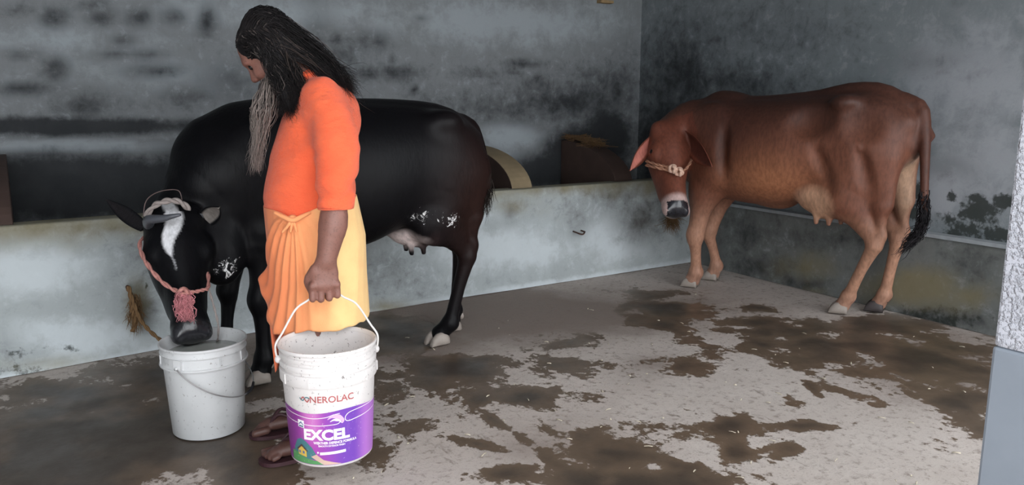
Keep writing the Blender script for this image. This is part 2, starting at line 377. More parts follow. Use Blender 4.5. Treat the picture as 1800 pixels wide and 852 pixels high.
ST = (row(30, [95, 180, 245, 305], 32, 18, .8) + [(365, 40, 27, 34, .85), (95, 122, 30, 20, .9), (215, 70, 30, 12, .7), (270, 125, 60, 14, .7), (40, 155, 70, 14, .8), (30, 18, 40, 12, .6), (165, 8, 30, 12, .7)]
      + row(96, [40, 200, 260], 40, 10, .5) + row(128, [650, 690, 710], 40, 14, .75) + row(70, [560, 590, 640], 26, 14, .6) + [(600, 95, 60, 22, .5), (665, 75, 30, 16, .6), (740, 32, 16, 7, .5), (728, 158, 10, 9, .8), (690, 105, 10, 12, .6), (560, 55, 30, 40, .4)]
      + [(160, 185, 70, 26, .7), (330, 170, 60, 16, .5), (400, 135, 60, 30, .5), (120, 222, 420, 22, 1.1), (-100, 222, 300, 22, 1.0), (450, 225, 200, 26, 1.0)]
      + [(150, 330, 420, 75, 1.6), (-150, 330, 350, 80, 1.4), (430, 330, 200, 120, 1.6), (690, 320, 250, 90, 1.2), (1030, 280, 90, 80, 1.7), (1070, 240, 70, 70, 1.2), (960, 300, 90, 40, 1.3)]
      + [(920, 112, 36, 9, .75), (900, 128, 18, 10, .5), (1040, 130, 80, 20, .5), (1010, 180, 160, 42, .75), (870, 190, 150, 30, .6), (1085, 160, 50, 70, .7), (950, 150, 40, 18, .5), (1050, 160, 18, 8, .5), (840, 132, 40, 10, .4)])
ST = [(b[0], b[1], b[2], b[3], b[4]*1.5) if b[4] >= 1.0 else (b[0], b[1], b[2]*1.2, b[3]*1.45, b[4]*1.05) for b in ST]
PA = [(100, 258, 260, 16, .9), (420, 255, 120, 14, .7), (900, 240, 75, 30, 1.1), (890, 290, 60, 40, .8), (500, 25, 300, 40, .6), (900, 40, 250, 60, .8), (300, 130, 250, 35, .35), (100, 70, 250, 35, .35)]
wb = wall('wall_back', np.linspace(XL, XR+.12, 300), np.linspace(0, HC, 110), lambda q: np.c_[q[:, 0], np.full(len(q), YB), q[:, 1]], lambda x, y: on_y(x, y, YB)[[0, 2]], MW,
          'grey cement plaster wall blotched with dark damp patches, behind the trough', ST, PA)
MW2 = plaster('blue_grey_plaster', [rgb(112, 118, 122), rgb(136, 144, 148), rgb(120, 128, 132), rgb(168, 172, 178)])
STR = [(1180, 250, 130, 130, 1.3), (1200, 130, 150, 140, .9), (1330, 60, 160, 60, .45), (1280, 140, 150, 70, .7), (1390, 250, 130, 90, .6), (1340, 76, 6, 5, .6), (1640, 110, 110, 30, .3), (1660, 300, 60, 26, .4)]
ALG = [(1720, 370, 38, 26, .75), (1762, 354, 24, 14, .9), (1675, 345, 12, 10, .7), (1605, 335, 24, 26, .75), (1700, 405, 60, 16, .5), (1755, 412, 40, 14, .55), (1670, 385, 26, 12, .4), (1600, 372, 18, 14, .4), (1715, 348, 22, 8, .8)]
PAR = [(1700, 130, 200, 130, .8), (1650, 330, 170, 60, .8), (1740, 280, 120, 120, .5)]
wr = wall('wall_right', np.linspace(.3, YB+.02, 200), np.linspace(0, HC, 120), lambda q: np.c_[np.full(len(q), XR), q], lambda x, y: on_x(x, y, XR)[[1, 2]], MW2,
          'bluish grey plaster wall with black mould spots, behind the brown cow', STR, PAR, ALG, (), .4)
# lower dado band of the right wall, 5 cm proud, with its chamfered ledge
MD = plaster('dado_plaster', [rgb(98, 102, 102), rgb(122, 124, 120), rgb(110, 114, 112), rgb(160, 165, 168)])
XD = XR-.06
oc = [(1600, 505, 150, 45, 1.1), (1420, 470, 80, 40, .7), (1700, 520, 80, 40, .8), (1430, 520, 50, 25, .6)]
sd = [(1420, 500, 60, 22, .8), (1560, 560, 240, 28, .9), (1330, 470, 90, 40, .8), (1310, 410, 80, 60, .7), (1480, 420, 160, 30, .5), (1700, 470, 60, 50, .4), (1390, 495, 24, 22, .9)]
uvd = np.linspace(.3, 4.66, 170)
def dado_fn(q):
    z = q[:, 1]; x = np.where(z > .5151, XR+.0, np.where(z > .50, XD+.008, XD)); return np.c_[x, q[:, 0], np.minimum(z, .515)]
tr = wall('trim_1', uvd, np.r_[np.linspace(0, .485, 30), .50, .512, .5155], dado_fn, lambda x, y: on_x(x, y, XD)[[1, 2]], MD, 'dark cement dado band with a narrow ledge along the right wall', sd, [], [(1500, 560, 220, 16, .3)], oc, .4)
MLg = simple('ledge_cement', rgb(150, 156, 160), .8, 20, .3, .2)
lg = MB().box((XR-.035, 2.48, .52), (.086, 4.36, .022)).build('ledge', MLg, tr, False)
wl = wall('wall_left', np.linspace(-1.0, YB, 40), np.linspace(0, HC, 20), lambda q: np.c_[np.full(len(q), XL), q], lambda x, y: np.array([x, y])*.01, MW, 'grey plaster side wall left of the trough')
ce = MB().box((.75, 2.98, HC+.06), (8.2, 5.1, .12)).build('ceiling', MW, None, False); tag(ce, 'flat cement ceiling slab over the cow shed', None, kind='structure')
# ---------------- door pillar at the open front: rough cast above, smooth grey skirting below
MP = NT('rough_cast'); v = MP.pos(); a = MP.noise(v, 75, 4, .6); b = MP.noise(v, 4, 3)
MP.set(MP.mix(b, rgb(170, 172, 182), rgb(196, 198, 206)), .9); MP.bump(MP.ramp(a, .42, .62), .7, .012)
MP2 = simple('smooth_skirting', rgb(128, 136, 146), .55, 6, .14, .05)
PX, PY0, PY1 = 1.872, .30, .905
pil = empty('wall_front', (PX, PY1, 0)); tag(pil, 'door pillar of rough grey cement with a smooth blue-grey skirting at the right edge', None, kind='structure')
def pil_box(name, z0, z1, m, off):
    o = MB().box((.22+off/2, -.3, (z0+z1)/2), (.44+off, .6+off, z1-z0)).build(name, m, pil, False)
    bv = o.modifiers.new('b', 'BEVEL'); bv.width = .008; bv.segments = 2; return o
pil_box('rough_cast', .782, HC, MP.m, 0.0); pil_box('skirting', 0, .782, MP2, .006)

# ---------------- masonry feeding trough along the back wall
tro = empty('feeding_trough', (2.0, 4.6, 0)); tag(tro, 'long cement feeding trough with whitish stained front and curved dividers', 'trough')
inv = np.array([-2.0, -4.6, 0])
BEND = np.array([(XL, 4.17), (-.157, 4.43), (1.0, 4.545), (1.82, 4.605), (2.6, 4.625), (XR, 4.645)])
fy = lambda x: np.interp(x, BEND[:, 0], BEND[:, 1]); HT = lambda x: np.interp(x, [-3, 0, 1.8, 4.7], [.755, .735, .712, .697])
MT = plaster('trough_plaster', [rgb(150, 156, 158), rgb(182, 190, 192), rgb(166, 172, 172), rgb(206, 214, 218)], rgb(62, 58, 54))
fp = lambda x, y: (lambda p: np.array([p[0], p[2]]))(on_y(x, y, 4.43+.0001*x if x < 300 else 4.6))
stT = [(250, 545, 40, 70, .8), (290, 440, 60, 60, .55), (150, 400, 330, 18, .35), (1130, 390, 55, 60, .8), (1020, 375, 26, 40, .4), (900, 372, 20, 30, .45), (700, 500, 80, 60, .45), (560, 480, 120, 70, .5), (980, 330, 160, 12, .4), (35, 620, 50, 40, .2), (700, 540, 120, 14, .6), (860, 520, 60, 10, .4), (1100, 345, 80, 40, .5), (1185, 360, 40, 60, .5)]
paT = [(60, 480, 130, 60, 1.0), (150, 590, 160, 50, .8), (900, 440, 140, 50, .9), (1080, 430, 80, 50, .8), (850, 380, 60, 30, .6)]
agT = [(35, 618, 22, 8, .3), (30, 645, 16, 8, .35), (30, 655, 40, 8, .2), (222, 502, 5, 5, 1.0), (258, 505, 4, 6, .8), (85, 607, 14, 4, .3), (395, 615, 60, 8, .2), (120, 615, 20, 5, .3)]
ocT = [(240, 540, 30, 60, .7), (700, 345, 200, 14, .5), (900, 360, 90, 30, .5), (150, 405, 150, 25, .4), (680, 540, 80, 18, .6), (80, 640, 120, 20, .4)]
def front_fn(q):
    x = q[:, 0]; s = q[:, 1]; y = fy(x); h = HT(x); o = np.zeros((len(q), 3)); TH = .13
    bul = (fbm(np.c_[q, 0*q[:, :1]], 2.0, 3, 4)-.5)*.018
    f = np.clip(s, 0, 1); o[:, 0] = x; o[:, 2] = f*h; o[:, 1] = y+bul*(1-f*.3)
    m = s > 1; o[m, 1] = (y+bul*.7)[m]+(np.clip(s[m]-1, 0, 1)*TH); m2 = (s > 1.0) & (s < 2.0); o[m, 2] = h[m]-.0*1
    e = np.isclose(s, 1.0); o[e, 2] -= .006; m3 = s > 2; o[m3, 2] = h[m3]-(s[m3]-2)*(h[m3]-.3); o[m3, 1] = (y+TH+.004)[m3]+(s[m3]-2)*.03
    return o-[2.0, 4.6, 0]
uv, P, F = grid_surface(np.linspace(XL, XR-.012, 280), np.r_[np.linspace(0, 1, 32), 1.04, 1.3, 1.6, 1.96, 2.0, 2.1, 2.4, 3.0], front_fn)
UVW = np.c_[P[:, 0]+2.0, P[:, 2]]; q = np.c_[UVW, 0*UVW[:, :1]]
at = {k: blob_field(UVW, b, fp)+(fbm(q, 3.0, 4, i*7+2)-.5)*.5 for i, (k, b) in enumerate((('stain', stT), ('pale', paT), ('algae', agT), ('ochre', ocT)))}
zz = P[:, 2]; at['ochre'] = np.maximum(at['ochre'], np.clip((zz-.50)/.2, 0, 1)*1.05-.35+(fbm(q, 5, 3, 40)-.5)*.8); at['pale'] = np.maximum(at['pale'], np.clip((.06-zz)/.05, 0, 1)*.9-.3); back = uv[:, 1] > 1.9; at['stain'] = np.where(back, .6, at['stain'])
mesh_obj('front_wall', P, F, MT, tro, True, at)
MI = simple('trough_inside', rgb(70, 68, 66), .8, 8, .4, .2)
xs = np.linspace(XL, XR-.012, 20); V = [(x-2.0, fy(x)+.1-4.6, z) for z in (.30, .24) for x in xs]+[(x-2.0, YB-.012-4.6, z) for z in (.30, .24) for x in xs]; n = 20
mesh_obj('trough_floor', V, [(i, i+1, 2*n+i+1, 2*n+i) for i in range(n-1)]+[(n+i, 3*n+i, 3*n+i+1, n+i+1) for i in range(n-1)], MI, tro, False)
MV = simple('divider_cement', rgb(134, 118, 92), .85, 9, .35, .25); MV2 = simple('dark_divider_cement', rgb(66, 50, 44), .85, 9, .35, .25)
def divider(x, mv, rise, th, wob):
    prof = [(fy(x)+.05, .30), (fy(x)+.05, HT(x)-.02)]
    for i in range(15):
        a = i/14*math.pi/2; prof.append((fy(x)+.06+(YB-fy(x)-.06)*math.sin(a)**wob if False else fy(x)+.06+(YB-.01-fy(x)-.06)*(1-math.cos(a)), HT(x)-.02+rise*math.sin(a)))
    prof.append((YB-.01, .30)); n = len(prof); V = []; b = []
    for s in (0, th): V += [(x+s-2.0, p[0]-4.6, p[1]) for p in prof]
    Fc = [tuple(range(n)), tuple(range(2*n-1, n-1, -1))]+[(i, i+n, (i+1) % n+n, (i+1) % n) for i in range(n)]
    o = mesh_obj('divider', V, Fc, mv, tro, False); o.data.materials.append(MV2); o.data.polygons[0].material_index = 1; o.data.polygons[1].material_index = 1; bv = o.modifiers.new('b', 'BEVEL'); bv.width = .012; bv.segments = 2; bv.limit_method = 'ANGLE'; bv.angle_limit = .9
    return o
divider(2.93, MV, .28, .17, 1); divider(3.86, MV2, .30, .17, 1); divider(-.20, MV2, .30, .17, 1)
# ================================================================== cows
def hair_mat(name, colattr=True, rough=.5, spec=.5, sheen=0.0, bump=.25, fleck=None):
    t = NT(name); v = t.obj(); c = t.attr('Col', False); n = t.noise(t.scale(v, (1, 1, .35)), 60, 5, .6); n0 = t.noise(v, 7, 4, .6)
    c = t.mix(t.ramp(n, .3, .75, 0, .35), c, (0, 0, 0)); c = t.mix(t.ramp(n0, .45, .75, 0, .25), c, (.5, .42, .38), 'MULTIPLY')
    f = t.attr('Fleck'); nf = t.noise(v, 26, 6, .75, 1.2); fm = t.ramp(t.math('ADD', f, t.math('MULTIPLY_ADD', nf, 1.7, -.85)), -.02, .10); c = t.mix(fm, c, fleck or (.75, .74, .74))
    gl = t.attr('Gloss'); t.set(c, t.ramp(gl, 0, 1, rough, .18), Specular_IOR_Level=t.ramp(gl, 0, 1, spec, .6), Sheen_Weight=sheen); t.bump(t.math('ADD', n, t.math('MULTIPLY', n0, .8)), bump, .006)
    return t.m
M_BLACK = hair_mat('black_coat', rough=.45, spec=.14)
M_BROWN = hair_mat('brown_coat', rough=.55, spec=.35)
M_HOOF_P = simple('pale_hoof', rgb(152, 142, 134), .6, 25, .25, .2)
M_HOOF_D = simple('dark_hoof', rgb(66, 60, 60), .6, 25, .3, .2)
M_HORN = simple('grey_horn', rgb(74, 76, 82), .38, 30, .45, .25)
M_EYE = simple('dark_eye', (.012, .008, .007), .08, 10, .1, 0)
M_ROPE_R = NT('pink_rope'); _v = M_ROPE_R.obj(); M_ROPE_R.set(M_ROPE_R.mix(M_ROPE_R.noise(_v, 70, 4), rgb(150, 84, 78), rgb(212, 158, 148)), .9); M_ROPE_R.bump(M_ROPE_R.noise(_v, 220, 3), .5, .003)
M_ROPE_R = M_ROPE_R.m
M_PINK = simple('pink_yarn', rgb(204, 132, 138), .95, 40, .45, .3)
M_ROPE_T = simple('tan_rope', rgb(168, 122, 98), .9, 90, .35, .4)
M_ROPE_G = simple('grey_band', rgb(150, 140, 136), .9, 80, .3, .4)
M_WIRE = simple('thin_wire', rgb(96, 80, 78), .5, 40, .2, 0)

def head_sdf(B, M, L, w=1.0, zebu=False):
    """head in its own frame: x poll to muzzle, z out of the forehead, y to one side; L = length"""
    q = L/.52; Mh = (M[0]*q, M[1]); g = lambda *a: np.array(a)
    def cap(a, b, ra, rb, k=.04, **kw): B.cap(g(*a), g(*b), ra*q, rb*q, k*q, M=Mh, **kw)
    def ell(c, r, k=.03, **kw):
        M2 = (M[0], M[1]+M[0]@(g(*c)*q)); B.ell((0, 0, 0), np.array(r)*q, k*q, M=M2, **kw)
    ell((.07, 0, -.09), (.13, .105*w, .105), .03)
    ell((.16, 0, -.085), (.13, .098*w, .085), .05)
    cap((.15, 0, -.095), (.42, 0, -.078), .090*w, .058, .05)
    cap((.10, 0, -.055), (.40, 0, -.040), .050, .038, .05)
    for s in (-1, 1):
        cap((.12, s*.05*w, -.15), (.36, s*.022, -.115), .058*w, .040, .04)
        ell((.155, s*.085*w, -.055), (.048, .032, .036), .03)
        ell((.21, s*.062*w, -.09), (.08, .025, .045), .03)
        ell((.02, s*.062*w, -.035), (.04, .035, .03), .04)
    cap((.24, 0, -.135), (.44, 0, -.118), .055, .038, .04)
    ell((.462, 0, -.072), (.052, .066, .058), .035)
    ell((.455, 0, -.118), (.042, .046, .030), .02)
    for s in (-1, 1):
        ell((.497, s*.036, -.052), (.016, .013, .018), .012, sub=True)
        ell((.490, s*.048, -.062), (.020, .018, .022), .03)
    return Mh
def ear(name, base, tip, up, width, mat, parent, col, colin, cup=.35):
    """leaf-shaped cupped ear, both faces, from base to tip; up = the hollow side"""
    base = np.asarray(base, float); tip = np.asarray(tip, float); ax = tip-base; L = np.linalg.norm(ax); ax /= L
    up = np.asarray(up, float); up = up-ax*(up@ax); up /= np.linalg.norm(up); sd = np.cross(ax, up); V = []; C = []; F = []; nu, nv = 18, 11
    for layer in (0, 1):
        for i in range(nu):
            u = i/(nu-1); wd = width*(.30+.70*math.sin(math.pi*min(1, .15+u*.78))**.9)*(1-u**5) + .002
            for j in range(nv):
                t = -1+2*j/(nv-1); th = .007*(1-abs(t))+.0015
                p = base+ax*(u*L)+sd*(t*wd)+up*(cup*wd*(t*t)-.02*math.sin(u*math.pi))+up*(th if layer == 0 else -th)
                V.append(p); C.append(colin if (layer == 0 and abs(t) < .75) else col)
    o = nu*nv
    for l in (0, 1):
        for i in range(nu-1):
            for j in range(nv-1):
                a = l*o+i*nv+j; f = (a, a+1, a+nv+1, a+nv); F.append(f if l == 0 else f[::-1])
    for i in range(nu-1):
        for j, fl in ((0, 1), (nv-1, 0)):
            a = i*nv+j; f = (a, a+nv, a+nv+o, a+o); F.append(f if fl else f[::-1])
    for i in (0, nu-1):
        for j in range(nv-1): a = i*nv+j; F.append((a, a+1, a+1+o, a+o))
    return mesh_obj(name, V, F, mat, parent, True, {'Col': np.array(C), 'Fleck': np.full(len(V), -1.0)})
def hoof(parent, p, fwd, mat, sc=1.0):
    """cloven hoof: two claws and the dew claws, sole on the floor"""
    f = np.asarray(fwd, float); f[2] = 0; f /= np.linalg.norm(f); s = np.array([-f[1], f[0], 0]); b = MB(); p = np.asarray(p, float)
    for sg in (-1, 1):
        prof = [(-.048, .0, .052), (-.032, .012, .068), (.0, .014, .076), (.026, .012, .070), (.046, .008, .052), (.058, .004, .030), (.063, .003, .012)]
        V = []; nn = 10
        for (x, yo, h) in prof:
            wd = .029*(1-.55*max(0, x/.08)**2)
            for j in range(nn):
                a = 2*math.pi*j/nn; zz = h*.5+h*.5*math.sin(a); yy = wd*math.cos(a)*(1.0 if math.sin(a) < 0 else .82)
                V.append(p+f*x*sc+s*(sg*(.030+yo*.15)+yy)*sc+np.array([0, 0, max(.001, zz)*sc]))
        F = [(i*nn+j, i*nn+(j+1) % nn, (i+1)*nn+(j+1) % nn, (i+1)*nn+j) for i in range(len(prof)-1) for j in range(nn)]
        F += [tuple(range(nn))[::-1], tuple((len(prof)-1)*nn+j for j in range(nn))]; b.add(V, F)
        b.ball(p-f*.062*sc+s*sg*.024*sc+np.array([0, 0, .085*sc]), (.016*sc, .016*sc, .022*sc), 8)
    return b.build('hoof', mat, parent)
def leg_front(B, sh, el, kn, fe, ho, g=1.0):
    side = (0, 1, 0)
    B.chain([sh, el], [.135*g, .098*g], .07, side=side, f=.62)
    B.chain([el, (np.asarray(el)*.5+np.asarray(kn)*.5), kn], [.086*g, .060*g, .048*g], .05, 7)
    k = np.asarray(kn, float); B.ell(k+(.006, 0, 0), (.050*g, .046*g, .062*g), .03)
    B.chain([k-(0, 0, .05), (k*.45+np.asarray(fe)*.55), fe], [.040*g, .031*g, .036*g], .025, 7)
    f = np.asarray(fe, float); B.ell(f, (.043*g, .043*g, .042*g), .025); h = np.asarray(ho, float); B.cap(f, h+(0, 0, .055), .036*g, .046*g, .02)
def leg_hind(B, hip, st, hk, fe, ho, g=1.0):
    hip, st, hk, fe, ho = [np.asarray(q, float) for q in (hip, st, hk, fe, ho)]; side = (0, 1, 0)
    B.chain([hip, hip*.45+st*.55, st], [.19*g, .165*g, .105*g], .07, 7, side=side, f=.58)
    B.chain([hip+(-.10, 0, -.06), hip*.35+hk*.65+(-.06, 0, .05)], [.13*g, .075*g], .06, side=side, f=.62)
    B.chain([st, st*.5+hk*.5+(.0, 0, .02), hk+(.02, 0, .02)], [.105*g, .076*g, .048*g], .05, 7, side=side, f=.72)
    B.chain([hip*.3+hk*.7+(-.06, 0, .04), hk+(-.035, 0, .045)], [.040*g, .020*g], .035)
    B.ell(hk, (.050*g, .040*g, .066*g), .025); B.ell(hk+(-.04, 0, .035), (.026*g, .024*g, .042*g), .02)
    B.chain([hk+(.0, 0, -.03), hk*.5+fe*.5, fe], [.044*g, .033*g, .036*g], .025, 7)
    B.ell(fe, (.044*g, .043*g, .043*g), .025); B.cap(fe, ho+(0, 0, .055), .037*g, .046*g, .02)
def strands(name, roots, ends, mat, parent, wav=.006, rad=.0022, seg=8, sag=.0, cols=None, sides=3, seed=1):
    rg = np.random.default_rng(seed); b = MB(); C = []
    for i, (a, e) in enumerate(zip(roots, ends)):
        a = np.asarray(a); e = np.asarray(e); t = np.linspace(0, 1, seg)[:, None]; L = np.linalg.norm(e-a)
        off = rg.normal(0, wav, (3, 3)); P = a*(1-t)+e*t+np.sin(t*math.pi)*off[0]+np.sin(t*2*math.pi)*off[1]+np.sin(t*3*math.pi)*off[2]*.6; P[:, 2] -= sag*np.sin(t[:, 0]*math.pi)
        n0 = len(b.v); b.tube(P, rad*(1.15-t[:, 0]**2), sides, False)
        if cols is not None: C += [cols[i]]*(len(b.v)-n0)
    at = {'Col': np.array(C), 'Fleck': np.full(len(b.v), -1.0)} if cols is not None else None
    return b.build(name, mat, parent, True, at)
def rope(pts, r, n=26, twist=.55, strandsn=2):
    """twisted rope around a path"""
    P = spline(pts, n); b = MB(); T = np.gradient(P, axis=0); T /= np.linalg.norm(T, axis=1)[:, None]; u = np.cross(T, [.13, .21, .97]); u /= np.linalg.norm(u, axis=1)[:, None]; w = np.cross(T, u)
    for s in range(strandsn):
        a = np.arange(n)*twist+s*2*math.pi/strandsn; b.tube(P+(np.cos(a)[:, None]*u+np.sin(a)[:, None]*w)*r*.5, r*.62, 6)
    return b
gauss = lambda P, c, r: np.exp(-(((P-np.asarray(c))/np.asarray(r))**2).sum(1))

class Cow:
    def __init__(s, name, loc, deg):
        s.root = empty(name, (*loc, 0), math.radians(deg)); c, n = math.cos(math.radians(deg)), math.sin(math.radians(deg))
        s.R = np.array([[c, -n, 0], [n, c, 0], [0, 0, 1]]); s.t = np.array([*loc, 0]); s.B = SDF()
    def L(s, p): return (np.asarray(p, float)-s.t)@s.R      # world -> local
    def D(s, v): return np.asarray(v, float)@s.R

# ------------------------------------------------------------------ black cow drinking from the bucket
K = Cow('black_cow', (1.40, 3.87), 180.0); B = K.B
B.loft([(-.75, 0, 1.03, .10, .13), (-.68, 0, 1.03, .175, .20), (-.54, 0, 1.02, .235, .262), (-.36, 0, 1.0, .265, .308), (-.10, 0, .955, .305, .365), (.15, 0, .945, .300, .372), (.36, 0, .960, .265, .345), (.50, 0, .975, .22, .305), (.60, 0, .98, .175, .26), (.67, 0, .98, .12, .20)], 0, .05, 2.15)
B.chain([(-.70, 0, 1.16), (-.55, 0, 1.235), (-.3, 0, 1.262), (0, 0, 1.262), (.3, 0, 1.255), (.50, 0, 1.235)], [.05, .055, .05, .05, .055, .06], .06, 14)
for s in (-1, 1):
    B.ell((-.50, s*.19, 1.215), (.085, .06, .055), .08)        # hook bones
    B.ell((-.71, s*.075, 1.11), (.055, .045, .05), .05)        # pin bones
    B.ell((.43, s*.17, 1.02), (.15, .075, .23), .10)           # shoulder blade
B.ell((.58, 0, .80), (.11, .13, .16), .08); B.chain([(.42, 0, 1.07), (.60, 0, 1.05)], [.21, .195], .08, side=(0, 1, 0), f=.78)                     # brisket
leg_hind(B, (-.55, .13, .98), (-.43, .165, .70), (-.655, .12, .505), (-.555, .10, .115), K.L((1.905, 3.80, 0)), 1.04)
leg_hind(B, (-.55, -.13, .98), (-.52, -.16, .70), (-.735, -.115, .505), (-.70, -.115, .115), K.L((2.085, 3.985, 0)), .94)
leg_front(B, (.50, .14, 1.0), (.43, .155, .72), (.475, .155, .40), (.475, .16, .115), K.L((.905, 3.71, 0)), 1.08)
leg_front(B, (.50, -.14, 1.0), (.47, -.135, .72), (.56, -.13, .40), (.585, -.13, .115), K.L((.80, 4.0, 0)), .95)
poll, muz = K.L(dep(303, 366, 3.42)), K.L(dep(341, 592, 3.20)); ax = muz-poll; HL = float(np.linalg.norm(ax)); Mh = frame(poll, ax, K.D(np.array([-.10, -1.0, .55])))
DO = -.12
nb = poll+Mh[0]@np.array([.03, 0, -.11])
B.chain([(.38, 0, 1.04), (.53, .03, 1.02), (.63, .09, .96), tuple(nb+(-.06, -.10, .05)), tuple(nb)], [.23, .205, .165, .125, .10], .08, 12, side=(0, 1, 0), f=.85)
B.chain([(.54, 0, .86), (.62, .12, .80), tuple(poll+Mh[0]@np.array([.2, 0, -.17]))], [.13, .10, .06], .07, 8)
dwl = K.L(dep(388, 452, 3.60)); B.ell(dwl, (.10, .09, .13), .08)
Mq = head_sdf(B, Mh, HL, 1.02); hp = lambda *a: Mq[0]@np.array(a)+Mq[1]
# udder
B.ell((-.375, .02, .655), (.14, .115, .10), .05); B.ell((-.42, .05, .62), (.075, .06, .07), .04)
for (x, y) in ((-.40, .085), (-.335, .075), (-.44, .0), (-.36, -.05)): B.cap((x, y, .60), (x-.005, y+.01, .525), .019, .013, .02)
# tail
B.chain([(-.70, 0, 1.20), (-.755, .02, 1.17), (-.785, .05, 1.06), (-.785, .10, .95), (-.765, .135, .86)], [.045, .034, .027, .022, .018], .03, 12)
V, F = B.mesh((-1.0, -.5, -.0), (1.15, .75, 1.45), .0085)
col = np.tile(np.array([.0045, .0045, .0058]), (len(V), 1)); mixc = lambda w, c: col.__setitem__(slice(None), col*(1-w[:, None])+np.asarray(c)*w[:, None])
mixc(np.clip(gauss(V, (-.68, .1, .80), (.22, .4, .40))*.85, 0, 1), (.030, .013, .010))
nz = fbm(V, 9, 3, 2)
ud = np.clip(gauss(V, (-.33, .03, .61), (.14, .2, .085))*2.2+(nz-.5)*1.0-.7, 0, 1)*(V[:, 2] < .72); mixc(ud, rgb(232, 214, 210))
mixc(np.clip(gauss(V, (-.41, .08, .61), (.055, .2, .09))*2.0-.6, 0, 1)*(V[:, 2] < .70), (.04, .025, .025))
fm = -1.0+1.0*gauss(V, (-.38, .2, .735), (.25, .14, .11))+.35*gauss(V, (-.52, .2, .69), (.07, .12, .07))+.9*gauss(V, (-.18, .1, .575), (.16, .2, .022))+.75*gauss(V, (-.54, .12, .12), (.1, .12, .05))
fm += 1.12*gauss(V, dwl+np.array([.0, .05, -.03]), (.11, .14, .10))
hl = (V-Mq[1])@Mh[0]/(HL/.52)       # head coordinates
wv = .012*np.sin(hl[:, 0]*30); inh = (hl[:, 2] > -.075) & (hl[:, 0] > -.06) & (hl[:, 0] < .26) & (np.abs(hl[:, 1]) < .09)
bw = np.where(hl[:, 0] < .02, .022, .030)*np.clip((.205-hl[:, 0])/.10, 0, 1)**.8; bl = np.clip((bw-np.abs(hl[:, 1]-.0+.012-wv+(hl[:, 0]-.05)*.10))/.008+.5, 0, 1)*inh; mixc(bl, (.80, .81, .84))
gls = np.clip((hl[:, 0]-.440)/.03, 0, 1)*(np.abs(hl[:, 1]) < .09)*(hl[:, 0] < .6)*(hl[:, 2] > -.12)*(hl[:, 2] < .05); mixc(np.clip((hl[:, 0]-.445)/.03, 0, 1)*(np.abs(hl[:, 1]) < .09)*(hl[:, 0] < .6)*(hl[:, 2] > -.12)*(hl[:, 2] < .05), (.022, .022, .026))
fast_mesh('body', V, F, M_BLACK, K.root, {'Col': col, 'Fleck': fm, 'Gloss': gls})
for p, f, m in ((K.L((1.885, 3.79, 0)), (1, .1, 0), M_HOOF_P), (K.L((2.065, 3.985, 0)), (1, 0, 0), M_HOOF_P), (K.L((.885, 3.71, 0)), (1, .1, 0), M_HOOF_P), (K.L((.78, 4.0, 0)), (1, 0, 0), M_HOOF_P)): hoof(K.root, p, f, m, 1.0)
for s in (-1, 1): MB().ball(hp(.155, s*.103, -.052), .019*HL/.52, 14).build('eye', M_EYE, K.root)
bk = (.010, .010, .012)
ear('ear', hp(.035, -.10, -.07), K.L(dep(186, 350, 3.55)), K.D((-.1, -1, .2)), .031, M_BLACK, K.root, bk, (.02, .018, .02))
ear('ear', hp(.035, .10, -.07), K.L(dep(386, 364, 3.36)), K.D((-.3, -1, -.1)), .040, M_BLACK, K.root, bk, (.30, .27, .25))
h1 = [hp(.045, -.085, -.02), K.L(dep(262, 386, 3.31)), K.L(dep(285, 384, 3.285)), K.L(dep(303, 380, 3.28)), K.L(dep(318, 377, 3.285))]
MB().tube(spline(h1, 16), np.linspace(.026, .005, 16)**1.0, 12).build('horn', M_HORN, K.root)
h2 = [hp(.03, .085, -.03), hp(.0, .105, -.045), hp(-.03, .11, -.07)]
MB().tube(spline(h2, 10), np.linspace(.026, .008, 10), 12).build('horn', M_HORN, K.root)
# head band, wire, halter rope, knot and tassel
hb_ = rope([K.L(dep(x, y, d-.125)) for x, y, d in ((256, 382, 3.47), (268, 364, 3.46), (285, 355, 3.45), (305, 352, 3.45), (322, 358, 3.46), (332, 368, 3.48))], .013, 30).build('head_band', M_ROPE_G, K.root)
MB().tube(spline([K.L(dep(x, y, d-.125)) for x, y, d in ((252, 380, 3.47), (256, 355, 3.47), (270, 341, 3.47), (292, 334, 3.47), (314, 335, 3.47), (320, 352, 3.48))], 24), .0022, 6).build('wire_loop', M_WIRE, K.root)
hal = rope([K.L(dep(x, y, d-.125)) for x, y, d in ((264, 412, 3.62), (247, 424, 3.53), (249, 445, 3.44), (263, 470, 3.375), (285, 495, 3.33), (308, 510, 3.30), (322, 513, 3.292))], .009, 40, .7).build('halter', M_ROPE_R, K.root)
rope([K.L(dep(x, y, d-.125)) for x, y, d in ((325, 514, 3.292), (340, 513, 3.30), (355, 510, 3.33), (366, 505, 3.38), (366, 480, 3.47))], .0078, 30, .7).build('noseband', M_ROPE_R, hal)
kb = MB(); kc = K.L(dep(322, 516, 3.16))
for i in range(3):
    a = np.linspace(0, 2*math.pi, 20); R_ = Matrix.Rotation(i*1.1, 3, 'Y') @ Matrix.Rotation(.7*i, 3, 'X'); ring = np.array([R_ @ Vector((.018*math.cos(t_), .009*math.sin(2*t_), .02*math.sin(t_))) for t_ in a]); kb.tube(kc+ring, .0085, 6)
kb.build('knot', M_ROPE_R, hal)
rt_, en_ = [], []
